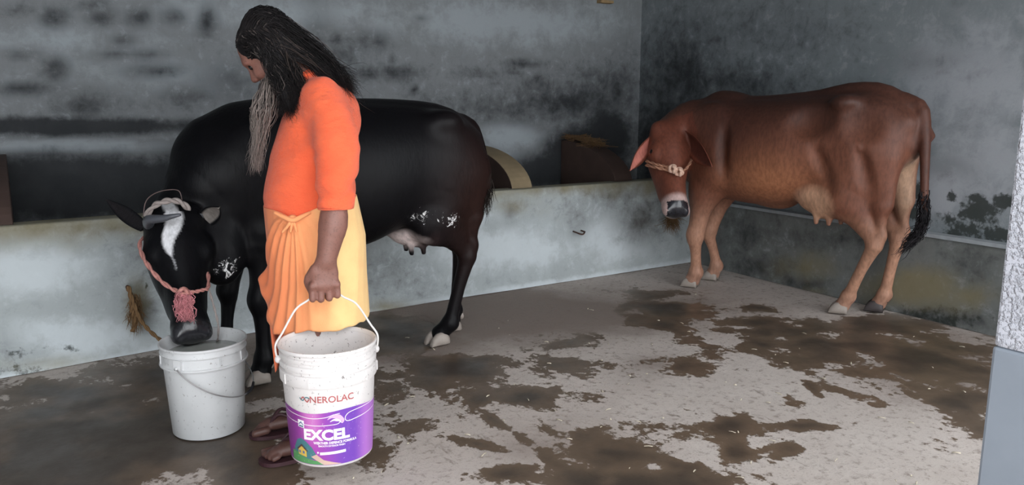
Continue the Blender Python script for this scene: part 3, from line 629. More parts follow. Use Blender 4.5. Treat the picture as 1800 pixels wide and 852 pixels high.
for i in range(520):
    a = RNG.uniform(0, 2*math.pi); r0 = RNG.uniform(0, .012); x_ = RNG.normal(0, 1); e = K.L(dep(325+RNG.normal(3, 8)*(tz_ := RNG.beta(1.6, 1.3))-4*tz_, 525+tz_*42, 3.135+RNG.uniform(-.012, .02)))
    rt_.append(kc+np.array([0, 0, -.008])+K.D((r0*math.cos(a), -.004, r0*math.sin(a)))); en_.append(e)
strands('tassel', rt_, en_, M_PINK, hal, .010, .0018, 7, 0, None, 3, 3)
rope([K.L(dep(x, y, d-.125)) for x, y, d in ((366, 503, 3.385), (372, 525, 3.40), (379, 550, 3.42), (384, 575, 3.43), (382, 600, 3.50))], .005, 24, .7).build('lead_rope', M_ROPE_G, hal)
# tail switch
rt_, en_, cc = [], [], []
for i in range(260):
    t_ = RNG.uniform(0, 1); p = np.array([-.785+.02*t_, .10+.03*t_, .97-.10*t_])+RNG.normal(0, .012, 3); e = np.array([-.745, .155, .70+RNG.uniform(0, .12)])+RNG.normal(0, 1, 3)*np.array([.022, .018, .02]); rt_.append(p); en_.append(e); cc.append(np.array([.022, .016, .013])*RNG.uniform(.5, 1.6))
strands('tail_switch', rt_, en_, M_BLACK, K.root, .008, .0022, 7, 0, cc, 3, 4)
tag(K.root, 'black cow with white blaze and pink halter drinking from the bucket', 'cow')

# ------------------------------------------------------------------ brown zebu-type cow by the right wall
Z = Cow('brown_cow', (4.255, 3.50), 101.5); B = Z.B
B.loft([(-.85, 0, 1.12, .09, .13), (-.76, 0, 1.12, .165, .205), (-.60, 0, 1.11, .225, .265), (-.40, 0, 1.07, .245, .295), (-.12, 0, 1.00, .285, .345), (.12, 0, .98, .285, .35), (.34, 0, .985, .25, .34), (.52, 0, 1.0, .205, .30), (.66, 0, 1.02, .15, .23), (.74, 0, 1.02, .10, .17)], 0, .05, 2.1)
B.chain([(-.78, 0, 1.29), (-.62, 0, 1.375), (-.42, 0, 1.385), (-.2, 0, 1.335), (.1, 0, 1.30), (.3, 0, 1.29), (.45, 0, 1.30)], [.04, .042, .036, .034, .036, .045, .05], .05, 16)
B.ell((.42, 0, 1.31), (.13, .065, .055), .07)
for s in (-1, 1):
    B.ell((-.48, s*.185, 1.305), (.075, .06, .045), .07); B.ell((-.80, s*.085, 1.19), (.05, .042, .05), .05)
    B.ell((.42, s*.16, 1.06), (.14, .07, .23), .09)
B.ell((.60, 0, .88), (.12, .11, .17), .08)
fhN, fhF = Z.L(gnd(1475, 549)), Z.L(gnd(1538, 546)); ffN, ffF = Z.L(gnd(1214, 503)), Z.L(gnd(1250, 491))
leg_hind(B, (-.58, .125, 1.03), (-.48, .16, .74), (-.70, .125, .50), tuple(fhN*[1, 1, 0]+(-.05, 0, .115)), fhN*[1, 1, 0]+(-.02, 0, 0), .98)
leg_hind(B, (-.58, -.125, 1.03), (-.50, -.16, .74), (-.735, -.13, .50), tuple(fhF*[1, 1, 0]+(-.05, 0, .115)), fhF*[1, 1, 0]+(-.02, 0, 0), .98)
leg_front(B, (.46, .135, 1.02), (.46, .15, .70), (.515, .16, .385), tuple(ffN*[1, 1, 0]+(-.04, 0, .11)), ffN*[1, 1, 0]+(-.015, 0, 0), 1.15)
leg_front(B, (.46, -.135, 1.02), (.48, -.13, .70), (.57, -.10, .385), tuple(ffF*[1, 1, 0]+(-.04, 0, .11)), ffF*[1, 1, 0]+(-.015, 0, 0), 1.08)
for s in (-1, 1):      # hollow flank, hollow behind the hook bone, grooves round the thigh
    B.ell((-.30, s*.265, 1.20), (.12, .085, .095), .07, sub=True); B.ell((-.63, s*.25, 1.20), (.10, .06, .10), .07, sub=True)
    B.ell((-.405, s*.265, .90), (.035, .05, .15), .05, sub=True, Rm=Matrix.Rotation(.35, 3, 'Y')); B.ell((-.66, s*.235, .86), (.03, .035, .16), .05, sub=True, Rm=Matrix.Rotation(.25, 3, 'Y'))
    B.ell((.27, s*.275, .98), (.035, .05, .20), .05, sub=True); B.ell((.36, s*.20, .84), (.09, .06, .10), .07)
poll, muz = Z.L(dep(1178, 216, 5.44)), Z.L(dep(1197, 372, 5.17)); ax = muz-poll; HL = float(np.linalg.norm(ax)); Mh = frame(poll, ax, Z.D(np.array([-.42, -.95, .55])))
nb = poll+Mh[0]@np.array([.05, 0, -.12])
B.chain([(.40, 0, 1.10), (.56, .03, 1.12), (.63, .12, 1.16), tuple(nb+(.02, -.05, .03)), tuple(nb)], [.205, .18, .15, .12, .10], .06, 12, side=(.35, 1, 0), f=.56)
B.chain([(.60, .03, .85), (.66, .10, .90), tuple(poll+Mh[0]@np.array([.16, 0, -.17]))], [.10, .08, .055], .06, 8, side=(.3, 1, 0), f=.6)
for i in range(4):    # skin folds of the bent neck
    u = .55+.035*i; B.chain([(u, .10+.02*i, 1.25-.02*i), (u+.01, .155+.022*i, 1.13-.02*i), (u+.005, .13+.02*i, .98)], [.010, .012, .009], .022, 6)
Mq = head_sdf(B, Mh, HL, .92, True); hp = lambda *a: Mq[0]@np.array(a)+Mq[1]
B.ell((-.325, .08, .745), (.15, .125, .125), .04); B.ell((-.385, .12, .685), (.085, .07, .085), .05); B.ell((.0, .0, .66), (.10, .04, .04), .06)
for (x, y) in ((-.43, .15), (-.35, .15), (-.46, .05), (-.38, .02)): B.cap((x+.01, y, .65), (x, y+.012, .575), .021, .014, .022)
tl = lambda x, y, d=0: Z.L(dep(x, y, d))
B.chain([(-.76, 0, 1.31), (-.855, .02, 1.27), (-.895, .045, 1.12), (-.915, .06, .95), (-.93, .07, .80), (-.945, .085, .70)], [.045, .040, .032, .026, .022, .018], .03, 14)
V, F = B.mesh((-1.1, -.5, 0), (1.1, .75, 1.55), .0085)
col = np.tile(np.array(rgb(116, 72, 55)), (len(V), 1))
mixc(np.clip((V[:, 2]-1.0+.10*(fbm(V, 5, 2, 7)-.5))/.30, 0, 1)*.85*np.clip(1.3-np.abs(V[:, 0]+.0)/1.2, 0, 1), rgb(52, 33, 30))
mixc(gauss(V, (.25, .2, 1.02), (.26, .5, .26))*.7, rgb(66, 36, 30))
mixc(np.clip(gauss(V, (-.05, .25, .80), (.30, .3, .17))*.85, 0, 1), rgb(178, 118, 84))
mixc(gauss(V, (-.62, .2, 1.0), (.16, .3, .2))*.4, rgb(116, 74, 58))
lowm = np.clip((.66-V[:, 2])/.22, 0, 1); hind = V[:, 0] < -.25; mixc(lowm*np.where(hind, .9, .7), rgb(198, 150, 124))
mixc(np.clip((.16-V[:, 2])/.10, 0, 1)*.7, rgb(170, 130, 112))
ud = np.clip(gauss(V, (-.35, .12, .70), (.17, .2, .125))*3.4-1.1, 0, 1)*(V[:, 2] < .82)*(V[:, 0] > -.56); mixc(ud, rgb(208, 162, 132))
inn = gauss(V, (-.80, -.02, .78), (.10, .09, .26)); mixc(np.clip(inn*1.6-.2, 0, .9), rgb(220, 182, 152))
mixc(np.clip(gauss(V, (-.9, .05, .9), (.10, .08, .4))*1.3-.3, 0, 1)*(V[:, 0] < -.84)*.9, rgb(60, 36, 32))
hl = (V-Mq[1])@Mh[0]/(HL/.52); inh = (hl[:, 0] > -.04) & (hl[:, 0] < .535) & (np.abs(hl[:, 1]) < .12) & (hl[:, 2] > -.165) & (hl[:, 2] < .06)
mixc(inh*.45, rgb(122, 62, 46)); mixc(inh*np.clip((hl[:, 0]-.405)/.025, 0, 1), rgb(196, 168, 162))
nosep = inh & (hl[:, 0] > .450) & (hl[:, 2] > -.105) & (np.abs(hl[:, 1]) < .055); mixc(nosep*1.0, (.022, .022, .028))
mixc(np.clip((.03-V[:, 2])/.01, 0, 1)*0, (0, 0, 0))
fast_mesh('body', V, F, M_BROWN, Z.root, {'Col': col, 'Fleck': np.full(len(V), -1.0), 'Gloss': nosep*1.0})
for p, f, m in ((fhN, (1, .35, 0), M_HOOF_P), (fhF, (1, .3, 0), M_HOOF_D), (ffN, (1, .35, 0), M_HOOF_P), (ffF, (1, .3, 0), M_HOOF_P)): hoof(Z.root, p*[1, 1, 0], f, m, 1.0)
for s in (-1, 1): MB().ball(hp(.155, s*.096, -.046), .019*HL/.52, 14).build('eye', M_EYE, Z.root)
br = rgb(116, 62, 46)
ear('ear', hp(.055, -.085, -.09), Z.L(dep(1107, 300, 5.36)), Z.D((-.4, -.8, -.3)), .050, M_BROWN, Z.root, br, rgb(206, 128, 114), .5)
eb_, et_ = hp(.060, .088, -.03), Z.L(dep(1252, 293, 5.14)); eu_ = np.cross((0, 0, 1.0), et_-eb_); eu_ = eu_*np.sign(eu_@Z.D((-.7, -.7, .1)))
ear('ear', eb_, et_, eu_, .074, M_BROWN, Z.root, br, rgb(92, 50, 40), .5)
hal = rope([Z.L(dep(x, y, d-.17)) for x, y, d in ((1136, 290, 5.56), (1150, 293, 5.475), (1166, 297, 5.435), (1184, 300, 5.408), (1200, 302, 5.405))], .011, 26, .7).build('halter', M_ROPE_T, Z.root)
rope([Z.L(dep(x, y, d-.17)) for x, y, d in ((1136, 283, 5.56), (1152, 288, 5.47), (1168, 292, 5.43), (1184, 296, 5.405))], .009, 26, .7).build('halter_loop', M_ROPE_T, hal)
kb = MB()
for kx, ky in ((1183, 297), (1194, 302)):
    kc = Z.L(dep(kx, ky, 5.22))
    for i in range(2):
        a = np.linspace(0, 2*math.pi, 18); R_ = Matrix.Rotation(i*1.3+.4, 3, 'Y'); kb.tube(kc+np.array([R_ @ Vector((.018*math.cos(t_), .012*math.sin(2*t_), .024*math.sin(t_))) for t_ in a]), .010, 6)
kb.build('knot', simple('pale_rope', rgb(214, 178, 158), .9, 80, .25, .3), hal)
rope([Z.L(dep(x, y, d-.17)) for x, y, d in ((1200, 302, 5.40), (1210, 292, 5.46), (1216, 280, 5.55))], .009, 16, .7).build('cheek_rope', M_ROPE_T, hal)
rt_, en_, cc = [], [], []
for i in range(420):
    t_ = RNG.uniform(0, 1); pth = spline([(-.925, .07, .82), (-.945, .085, .70), (-.95, .11, .60), (-.90, .15, .52), (-.86, .19, .44)], 60)
    k0 = int(t_*38); p = pth[k0]+RNG.normal(0, .010, 3); e = pth[min(59, k0+12+int(RNG.uniform(0, 9)))]+RNG.normal(0, .016, 3); rt_.append(p); en_.append(e); cc.append(np.array([.016, .014, .016])*RNG.uniform(.5, 1.8))
strands('tail_tuft', rt_, en_, M_BLACK, Z.root, .008, .0028, 6, 0, cc, 3, 5)
tag(Z.root, 'reddish brown cow with pale udder standing by the right wall', 'cow')
# ================================================================== the man in orange
MAN = empty('person', (.88, 2.92, 0), math.radians(168)); B = SDF()
_c, _s = math.cos(math.radians(168)), math.sin(math.radians(168)); MR = np.array([[_c, -_s, 0], [_s, _c, 0], [0, 0, 1]]); MT0 = np.array([.88, 2.92, 0])
mw = lambda p: MR@np.asarray(p, float)+MT0            # person -> world
Hc = np.array([.068, 0, 1.503]); yw, pt = math.radians(-22), math.radians(44)
HM = frame(Hc, (math.cos(pt)*math.cos(yw), math.cos(pt)*math.sin(yw), -math.sin(pt)), (math.sin(pt), 0, math.cos(pt))); hh = lambda *a: HM[0]@np.array(a)+HM[1]
e = lambda c, r, k=.02, **kw: B.ell((0, 0, 0), r, k, M=(HM[0], hh(*c)), **kw)
e((-.005, 0, .03), (.098, .078, .088)); e((.035, 0, -.035), (.062, .062, .088), .03); e((.045, 0, -.088), (.042, .042, .034), .03)
e((.075, 0, .03), (.024, .05, .014), .02)
B.cap(hh(.086, 0, .012), hh(.112, 0, -.028), .010, .014, .015)
for s in (-1, 1):
    e((.103, s*.012, -.032), (.012, .010, .010), .01); e((.062, s*.04, -.025), (.03, .022, .022), .02); e((-.002, s*.080, -.008), (.022, .011, .033), .01)
    e((.088, s*.031, .008), (.012, .018, .012), .012, sub=True)
e((.088, 0, -.060), (.013, .024, .008), .008); e((.086, 0, -.074), (.013, .022, .008), .008)
B.chain([(-.075, 0, 1.35), (-.03, 0, 1.43), hh(-.02, 0, -.06)], [.066, .058, .056], .03)
B.loft([(.70, -.05, 0, .12, .15), (.95, -.05, 0, .125, .145), (1.15, -.07, 0, .115, .15), (1.28, -.095, 0, .085, .125), (1.35, -.09, 0, .05, .07)], 2, .04)
for s in (-1, 1):
    B.chain([(-.05, s*.09, .80), (-.035, s*.075, .47)], [.085, .054], .05); B.chain([(-.035, s*.075, .47), (-.065, s*.085, .33), (-.06, s*.115, .09)], [.056, .056, .034], .03, 7)
ELN, WRN = (-.104, .283, 1.0), (-.064, .302, .795)
B.chain([(-.10, .145, 1.30), (-.115, .240, 1.17), ELN], [.040, .040, .038], .03, 8); B.chain([ELN, (-.094, .290, .92), (-.080, .297, .86), WRN], [.038, .050, .042, .034], .02, 9)
B.chain([(-.10, -.145, 1.30), (-.08, -.235, 1.17), (-.05, -.25, 1.0), (.01, -.24, .80)], [.045, .045, .044, .034], .03, 12)
def hand(B, W, y0, inn, sc=1.0, curl=1.0):
    """hanging left-type hand closing on a bail that runs front to back; inn = -1 when the palm faces the body"""
    W = np.asarray(W, float); B.ell(W+(.008, .002, -.052), (.047*sc, .022*sc, .056*sc), .02); B.ell(W+(.010, .004, -.088), (.050*sc, .019*sc, .026*sc), .015)
    xs = (.052, .025, -.003, -.030); ln = (.92, 1.0, .96, .80)
    for x, l in zip(xs, ln):
        a = W+(x, .006, -.088); b = W+(x*1.02, .010, -.088-.050*l); c = W+(x*1.0, .010+inn*.034, -.088-.056*l); d = W+(x*.98, .010+inn*.046, -.088-.024*l)
        B.ell(a+(0, .010, .0), (.0125, .010, .014), .008); B.chain([a, b, c, d], [.0128, .0122, .0115, .0098], .004)
    B.chain([W+(.040, -.006, -.035), W+(.062, inn*.022, -.075), W+(.050, inn*.044, -.112), W+(.026, inn*.056, -.126)], [.018, .016, .0135, .0105], .012, 9)
hand(B, WRN, 0, -1); hand(B, (.012, -.24, .79), 0, 1)
def foot(s, x0, y0, yaw):
    R = np.array([[math.cos(yaw), -math.sin(yaw), 0], [math.sin(yaw), math.cos(yaw), 0], [0, 0, 1]]); M = (R, np.array([x0, y0, .016])); q = lambda *a: M[0]@np.array(a)+M[1]
    B.chain([q(-.10, 0, .034), q(-.03, 0, .042), q(.06, s*.006, .034), q(.115, s*.008, .022)], [.034, .037, .040, .026], .03, 9, side=(0, 0, 1), f=.72)
    B.cap(q(-.085, 0, .06), (-.06, y0, .12), .040, .034, .03)
    for i, (yy, ln, r) in enumerate(((-.034, .148, .0150), (-.013, .150, .0115), (.006, .143, .0108), (.024, .134, .0102), (.040, .122, .0098))): B.cap(q(.105, -s*yy*-1 if False else s*yy, .018), q(ln, s*yy*1.05, .011), r*1.05, r, .007)
    sh = [(-.145, 0), (-.135, .032), (-.09, .040), (-.02, .034), (.05, .046), (.11, .054), (.15, .042), (.172, .012), (.170, -.02), (.14, -.045), (.08, -.050), (0, -.036), (-.08, -.038), (-.13, -.03)]
    P = spline(np.r_[sh, [sh[0]]], 48)[:-1]; n = len(P); V = [q(p[0], s*p[1], z-.016) for z in (0, .015) for p in P]
    F = [tuple(range(n))[::-1], tuple(range(n, 2*n))]+[(i, (i+1) % n, (i+1) % n+n, i+n) for i in range(n)]
    if s > 0: F = [f[::-1] for f in F]
    so = mesh_obj('sandal', V, F, M_SOLE, MAN, False)
    b = MB()
    for yy in (.050, -.048): b.tube(spline([q(.095, -s*.02, .006), q(.085, -s*.016, .046), q(.05, s*yy*.55, .078), q(.0, s*yy*.85, .05), q(-.01, s*yy*.9, .0)], 14), [.007]*14, 8)
    b.build('strap', M_SOLE, so)
M_SOLE = simple('sandal_rubber', rgb(58, 30, 36), .6, 30, .3, .1)
foot(1, .020, .112, .04); foot(-1, .045, -.13, -.05)
t = NT('brown_skin'); v = t.obj(); n1 = t.noise(v, 22, 4); n2 = t.noise(v, 160, 4, .6)
c = t.mix(n1, rgb(112, 74, 64), rgb(146, 102, 90)); c = t.mix(t.ramp(n2, .52, .7, 0, .45), c, rgb(70, 44, 38)); sz = t.n('ShaderNodeSeparateXYZ'); t.l(v, sz.inputs[0]); c = t.mix(t.ramp(sz.outputs[2], .06, .30, .75, 0), c, rgb(66, 44, 40)); t.set(c, .5, Subsurface_Weight=.05); t.bump(n2, .2, .002); M_SKIN = t.m
V, F = B.mesh((-.36, -.36, 0.0), (.30, .36, 1.70), .0052)
fast_mesh('body', V, F, M_SKIN, MAN)
for s in (-1, 1): MB().ball(hh(.079, s*.031, .008), (.012, .012, .012), 12).build('eye', M_EYE, MAN)

# ---------------- shirt
B = SDF()
B.loft([(.86, -.047, 0, .158, .182), (.96, -.047, 0, .163, .185), (1.06, -.055, 0, .160, .185), (1.16, -.075, 0, .150, .187), (1.25, -.092, 0, .136, .188), (1.32, -.10, 0, .115, .175), (1.375, -.092, 0, .086, .125), (1.42, -.065, 0, .066, .078)], 2, .04, 2.15)
SLV = [(-.095, .145, 1.340), (-.112, .210, 1.265), (-.120, .247, 1.18), (-.113, .272, 1.07), (-.101, .286, .955)]
B.chain(SLV, [.070, .078, .078, .067, .056], .05, 12); B.chain([(-.095, -.150, 1.345), (-.10, -.205, 1.27), (-.09, -.236, 1.18), (-.07, -.25, 1.07), (-.04, -.252, .97)], [.070, .078, .075, .067, .056], .05, 12)
B.ell((-.155, .0, 1.28), (.075, .13, .10), .06)
def wrinkle(P, d):
    sel = np.abs(d) < .03
    d = d.copy(); d[sel] = wrinkle0(P[sel], d[sel]); x, y, z = P[:, 0], P[:, 1], P[:, 2]
    return np.where((np.abs(y) > .19) & (z < 1.0), np.maximum(d, np.where(y > 0, .968, .975)-z+.05*(x+.10)), d)
def wrinkle0(P, d):
    x, y, z = P[:, 0], P[:, 1], P[:, 2]; near = np.clip(1-np.abs(d)/.03, 0, 1)
    sl = np.clip((np.abs(y)-.185)/.03, 0, 1); q = np.c_[x*7+z*5, y*6, z*17+x*9]; w1 = (fbm(q, 1.0, 2, 21)-.5)*.034*(.35+.65*sl)
    ph = (z-1.23)*55+(x+.02)*38+3*fbm(P, 7, 2, 5); arm = np.exp(-((x+.02)/.055)**2-((z-1.19)/.10)**2)*(y > .05); w2 = .0075*np.sin(ph)*arm
    ph2 = (z-1.0)*70-(x+.1)*25+4*fbm(P, 9, 2, 8); w3 = .0055*np.sin(ph2)*sl*np.exp(-((z-1.03)/.06)**2)
    ph3 = (z+x*.9)*42+5*fbm(P, 5, 2, 12); w4 = .0050*np.sin(ph3)*(1-sl)*np.exp(-((z-1.0)/.10)**2)
    return d+(w1+w2+w3+w4)*near
V, F = B.mesh((-.36, -.36, .83), (.20, .38, 1.48), .0055, wrinkle)
t = NT('orange_cotton'); v = t.obj(); n1 = t.noise(v, 9, 3); wv = t.noise(v, 420, 2)
t.set(t.mix(n1, rgb(240, 92, 52), rgb(250, 112, 68)), .8, Sheen_Weight=.15, Subsurface_Weight=.0); t.bump(t.math('ADD', wv, t.math('MULTIPLY', t.noise(t.scale(v, (1, 1, 2.2)), 20, 4, .6), 5.0)), .5, .008)
SH = fast_mesh('shirt', V, F, t.m, MAN)
a = np.linspace(0, 2*math.pi, 40); ring = np.c_[-.047+.071*np.cos(a)*1.02, .076*np.sin(a), 1.418+.022*np.cos(a)*-1.0]
MB().tube(ring, .008, 8, False).build('collar', t.m, SH)
cb = MB().tube([(-.1015+.0555*math.cos(q), .2845+.0555*math.sin(q), .971-.05*.054*math.cos(q)) for q in a], .0028, 6, False).build('cuff', t.m, SH)
MB().ball((-.150, .315, .985), (.004, .004, .004), 8).build('cuff_button', simple('button', rgb(150, 70, 50), .4, 20, .1, 0), SH)

# ---------------- wrapped waist cloth
nt, nv = 260, 70; th = np.linspace(0, 2*math.pi, nt, endpoint=False); V = []; C = []
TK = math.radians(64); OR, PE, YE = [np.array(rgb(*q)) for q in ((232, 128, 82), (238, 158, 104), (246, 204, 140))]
wrapd = lambda x: (x+math.pi) % (2*math.pi)-math.pi
hem = lambda t_: np.interp(np.degrees(t_) % 360, [0, 25, 45, 70, 100, 140, 180, 230, 280, 320, 345, 360], [.525, .485, .500, .510, .512, .512, .530, .54, .53, .56, .585, .525])
for j in range(nv):
    v_ = j/(nv-1); top = .962+.016*np.cos(th-math.pi)-.026*np.exp(-(wrapd(th-TK)/.35)**2); z = top+(hem(th)+.004*np.sin(th*6+1)+.002*np.sin(th*17)-top)*v_
    hx = np.interp(v_, [0, .33, .62, 1], [.170, .181, .178, .184]); hy = np.interp(v_, [0, .33, .62, 1], [.196, .206, .208, .210]); cxv = np.interp(v_, [0, .33, .62, 1], [-.050, -.067, -.071, -.070]); r = np.ones(nt)
    dd = wrapd(th-TK)
    for D_, am, w0, pw in ((-100, .020, .13, .55), (-78, .024, .10, .6), (-58, .020, .085, .65), (-40, .026, .075, .7), (-25, .018, .06, .75), (-10, .022, .055, .8), (8, .012, .06, .9), (38, .010, .10, .4)):
        cen = math.radians(D_)*(v_**pw); am2 = am*min(1, v_*14)*(1-.25*v_) if D_ < 20 else am*max(0, 1-v_*3.2)*min(1, v_*9)
        wd = w0*(.25+.75*v_**.6); r = r+am2/.19*np.exp(-((dd-cen)/wd)**2)*.62
    r = r-.04*np.exp(-((dd+.35*v_)/.5)**2)*min(1, v_*6)
    r = r+.012*np.sin(th*5+2.0+v_*2)*v_+.006*np.sin(th*11+v_*3)*v_+.003*np.sin(th*23+9*v_)
    r = r+.26*np.exp(-(wrapd(th-math.radians(-18))/.24)**2)*math.exp(-((v_-.80)/.10)**2)+.10*np.exp(-(wrapd(th-math.radians(12))/.3)**2)*math.exp(-((v_-.95)/.15)**2)
    r = r+0.0
    x = cxv+hx*r*np.cos(th); y = hy*r*np.sin(th)
    V.append(np.c_[x, y, z])
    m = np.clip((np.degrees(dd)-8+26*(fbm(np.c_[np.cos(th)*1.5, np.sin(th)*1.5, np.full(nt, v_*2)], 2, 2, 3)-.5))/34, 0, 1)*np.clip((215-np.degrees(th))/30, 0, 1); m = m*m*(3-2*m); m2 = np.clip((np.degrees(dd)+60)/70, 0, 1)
    base = OR*(1-m2[:, None])+PE*m2[:, None]; C.append(base*(1-m[:, None])+YE*m[:, None])  # orange at the front, blending to pale yellow over the near side and back
V = np.concatenate(V); C = np.concatenate(C); F = [(j*nt+i, (j+1)*nt+i, (j+1)*nt+(i+1) % nt, j*nt+(i+1) % nt) for j in range(nv-1) for i in range(nt)]
t = NT('waist_cotton'); v = t.obj(); n1 = t.noise(v, 12, 4); c = t.attr('Col', False); c = t.mix(t.ramp(n1, .4, .8, 0, .18), c, rgb(232, 120, 80)); t.set(c, .85, Sheen_Weight=.1); t.bump(t.math('ADD', t.noise(v, 380, 2), t.math('MULTIPLY', t.noise(t.scale(v, (1, 1, .3)), 40, 4, .6), 3.0)), .22, .004); M_DHO = t.m
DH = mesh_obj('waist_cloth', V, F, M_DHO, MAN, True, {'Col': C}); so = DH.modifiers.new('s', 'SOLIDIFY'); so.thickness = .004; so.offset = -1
kx, ky = -.050+.186*math.cos(TK), .206*math.sin(TK); b = MB()
b.ball((kx, ky-.008, .926), (.016, .016, .011), 14); b.tube(spline([(kx-.06, ky+.012, .945), (kx-.03, ky+.014, .932), (kx, ky+.010, .920), (kx+.03, ky-.006, .930), (kx+.06, ky-.03, .945)], 20), .005+.004*np.sin(np.linspace(0, math.pi, 20)), 10)
for q in (-.035, -.010, .010): b.tube(spline([(kx, ky-.002, .924), (kx-q*.4, ky+.002, .905), (kx-q*1.1, ky-.002+q*.2, .875)], 12), np.linspace(.009, .004, 12), 8)
b.build('knot', M_DHO, DH, True, {'Col': np.tile(PE, (len(b.v), 1))})
# loose end of the cloth hanging in front of the far leg
us, vs = np.linspace(0, 1, 16), np.linspace(0, 1, 14); U, Vv = np.meshgrid(us, vs, indexing='ij'); U, Vv = U.ravel(), Vv.ravel()
Pn = np.c_[.125-.075*U-.012*Vv, .02-.10*U+.012*np.sin(U*11)+.01*Vv, .56-Vv*(.245-.11*U)]; fF = [(i*14+j, i*14+j+1, (i+1)*14+j+1, (i+1)*14+j) for i in range(15) for j in range(13)]
ce_ = mesh_obj('cloth_end', Pn, fF, M_DHO, DH, True, {'Col': np.tile(np.array(rgb(236, 122, 84)), (len(Pn), 1))}); so = ce_.modifiers.new('s', 'SOLIDIFY'); so.thickness = .004

# ---------------- hair and beard
def tubes(paths, rads, cols, name, mat, parent, extra=None):
    n = 3; Vs, Fs, Cs = [], [], []; off = 0
    for P, r, c in zip(paths, rads, cols):
        m = len(P); T = np.gradient(P, axis=0); T /= np.linalg.norm(T, axis=1)[:, None]+1e-9; u = np.cross(T, [.31, .92, .23]); u /= np.linalg.norm(u, axis=1)[:, None]+1e-9; w = np.cross(T, u)
        rr = r*(1.05-np.linspace(0, 1, m)**2); V_ = np.stack([P+rr[:, None]*(math.cos(a_)*u+math.sin(a_)*w) for a_ in (0, 2.09, 4.19)], 1).reshape(-1, 3)
        i, j = np.meshgrid(np.arange(m-1), np.arange(3), indexing='ij'); k = (j+1) % 3; f = np.stack([i*3+j, i*3+k, (i+1)*3+k, (i+1)*3+j], -1).reshape(-1, 4)+off
        Vs.append(V_); Fs.append(f); Cs.append(np.tile(c, (len(V_), 1))); off += len(V_)
    if extra is not None: Vs.append(extra[0]); Fs.append(extra[1]+off); Cs.append(np.tile(extra[2], (len(extra[0]), 1)))
    return fast_mesh(name, np.concatenate(Vs), np.concatenate(Fs), mat, parent, {'Col': np.concatenate(Cs)})
t = NT('hair'); c = t.attr('Col', False); t.set(c, .55, Specular_IOR_Level=.15); M_HAIR = t.m
B = SDF(); e((-.012, 0, .036), (.100, .085, .088), .02); B.chain([hh(-.04, 0, .03), (-.035, .0, 1.495), (-.110, .0, 1.43), (-.170, .0, 1.375)], [.062, .052, .032, .012], .05, 9)
B.chain([hh(-.02, .07, -.02), (.035, .095, 1.42), (.03, .115, 1.35), (.02, .125, 1.30)], [.034, .030, .022, .010], .03, 8)
e((.105, 0, -.045), (.085, .075, .105), .02, sub=True)
hv, hf = B.mesh((-.30, -.22, 1.2), (.24, .25, 1.72), .008)
paths, rads, cols = [], [], []
rg = np.random.default_rng(5)
for i in range(2200):
    side = i % 10 < 4
    while True:
        d = rg.normal(0, 1, 3); d /= np.linalg.norm(d)
        if d[2] > -.25 and not (d[0] > .45 and d[2] < .55): break
    if side: d[1] = abs(d[1])*.7+.5; d[0] = rg.uniform(-.2, .5); d[2] = rg.uniform(-.1, .75); d /= np.linalg.norm(d)
    p0 = hh(*(np.array([-.012, 0, .036])+d*np.array([.102, .087, .090]))); cen_ = np.array([-.012, 0, .036])
    y_ = p0[1]
    if side:
        ex = rg.uniform(-.02, .055); d1 = np.array([d[0]*.55-.05, 1.0, -.15+d[2]*.2]); d1 /= np.linalg.norm(d1); p1 = hh(*(cen_+d1*np.array([.112, .098, .10])*rg.uniform(.98, 1.06))); p2 = np.array([.03+rg.normal(0, .018), .105+rg.normal(0, .012), 1.40]); p3 = np.array([ex, .125+rg.normal(0, .012), rg.uniform(1.26, 1.36)])
        wav = .012
    else:
        d1 = d*.55+np.array([-.75, 0, .12]); d1 /= np.linalg.norm(d1); p1 = hh(*(cen_+d1*np.array([.110, .096, .098])*rg.uniform(.98, 1.10))); p2 = np.array([-.105, y_*.9+.012*np.sign(y_), 1.465])+rg.normal(0, .018, 3); p3 = np.array([-.205, y_*1.15, 1.365])+rg.normal(0, 1, 3)*np.array([.022, .025, .030]); wav = .010
        if rg.random() < .25: p3 = p3+np.array([.035, .03, -.06])*rg.random()
    P = spline(np.array([p0, p1, p2, p3]), 16); t_ = np.linspace(0, 1, 16)[:, None]; ph = rg.uniform(0, 6.28, 3); P = P+t_*wav*(2.4 if rg.random() < .15 else 1.0)*np.sin(t_*rg.uniform(12, 22)+ph)
    paths.append(P); rads.append(rg.uniform(.0010, .0024)); g = rg.uniform(.4, 1.5); cols.append(np.array([.011, .0095, .010])*g if rg.random() > (.10 if side else .03) else np.array([.09, .075, .07])*g)
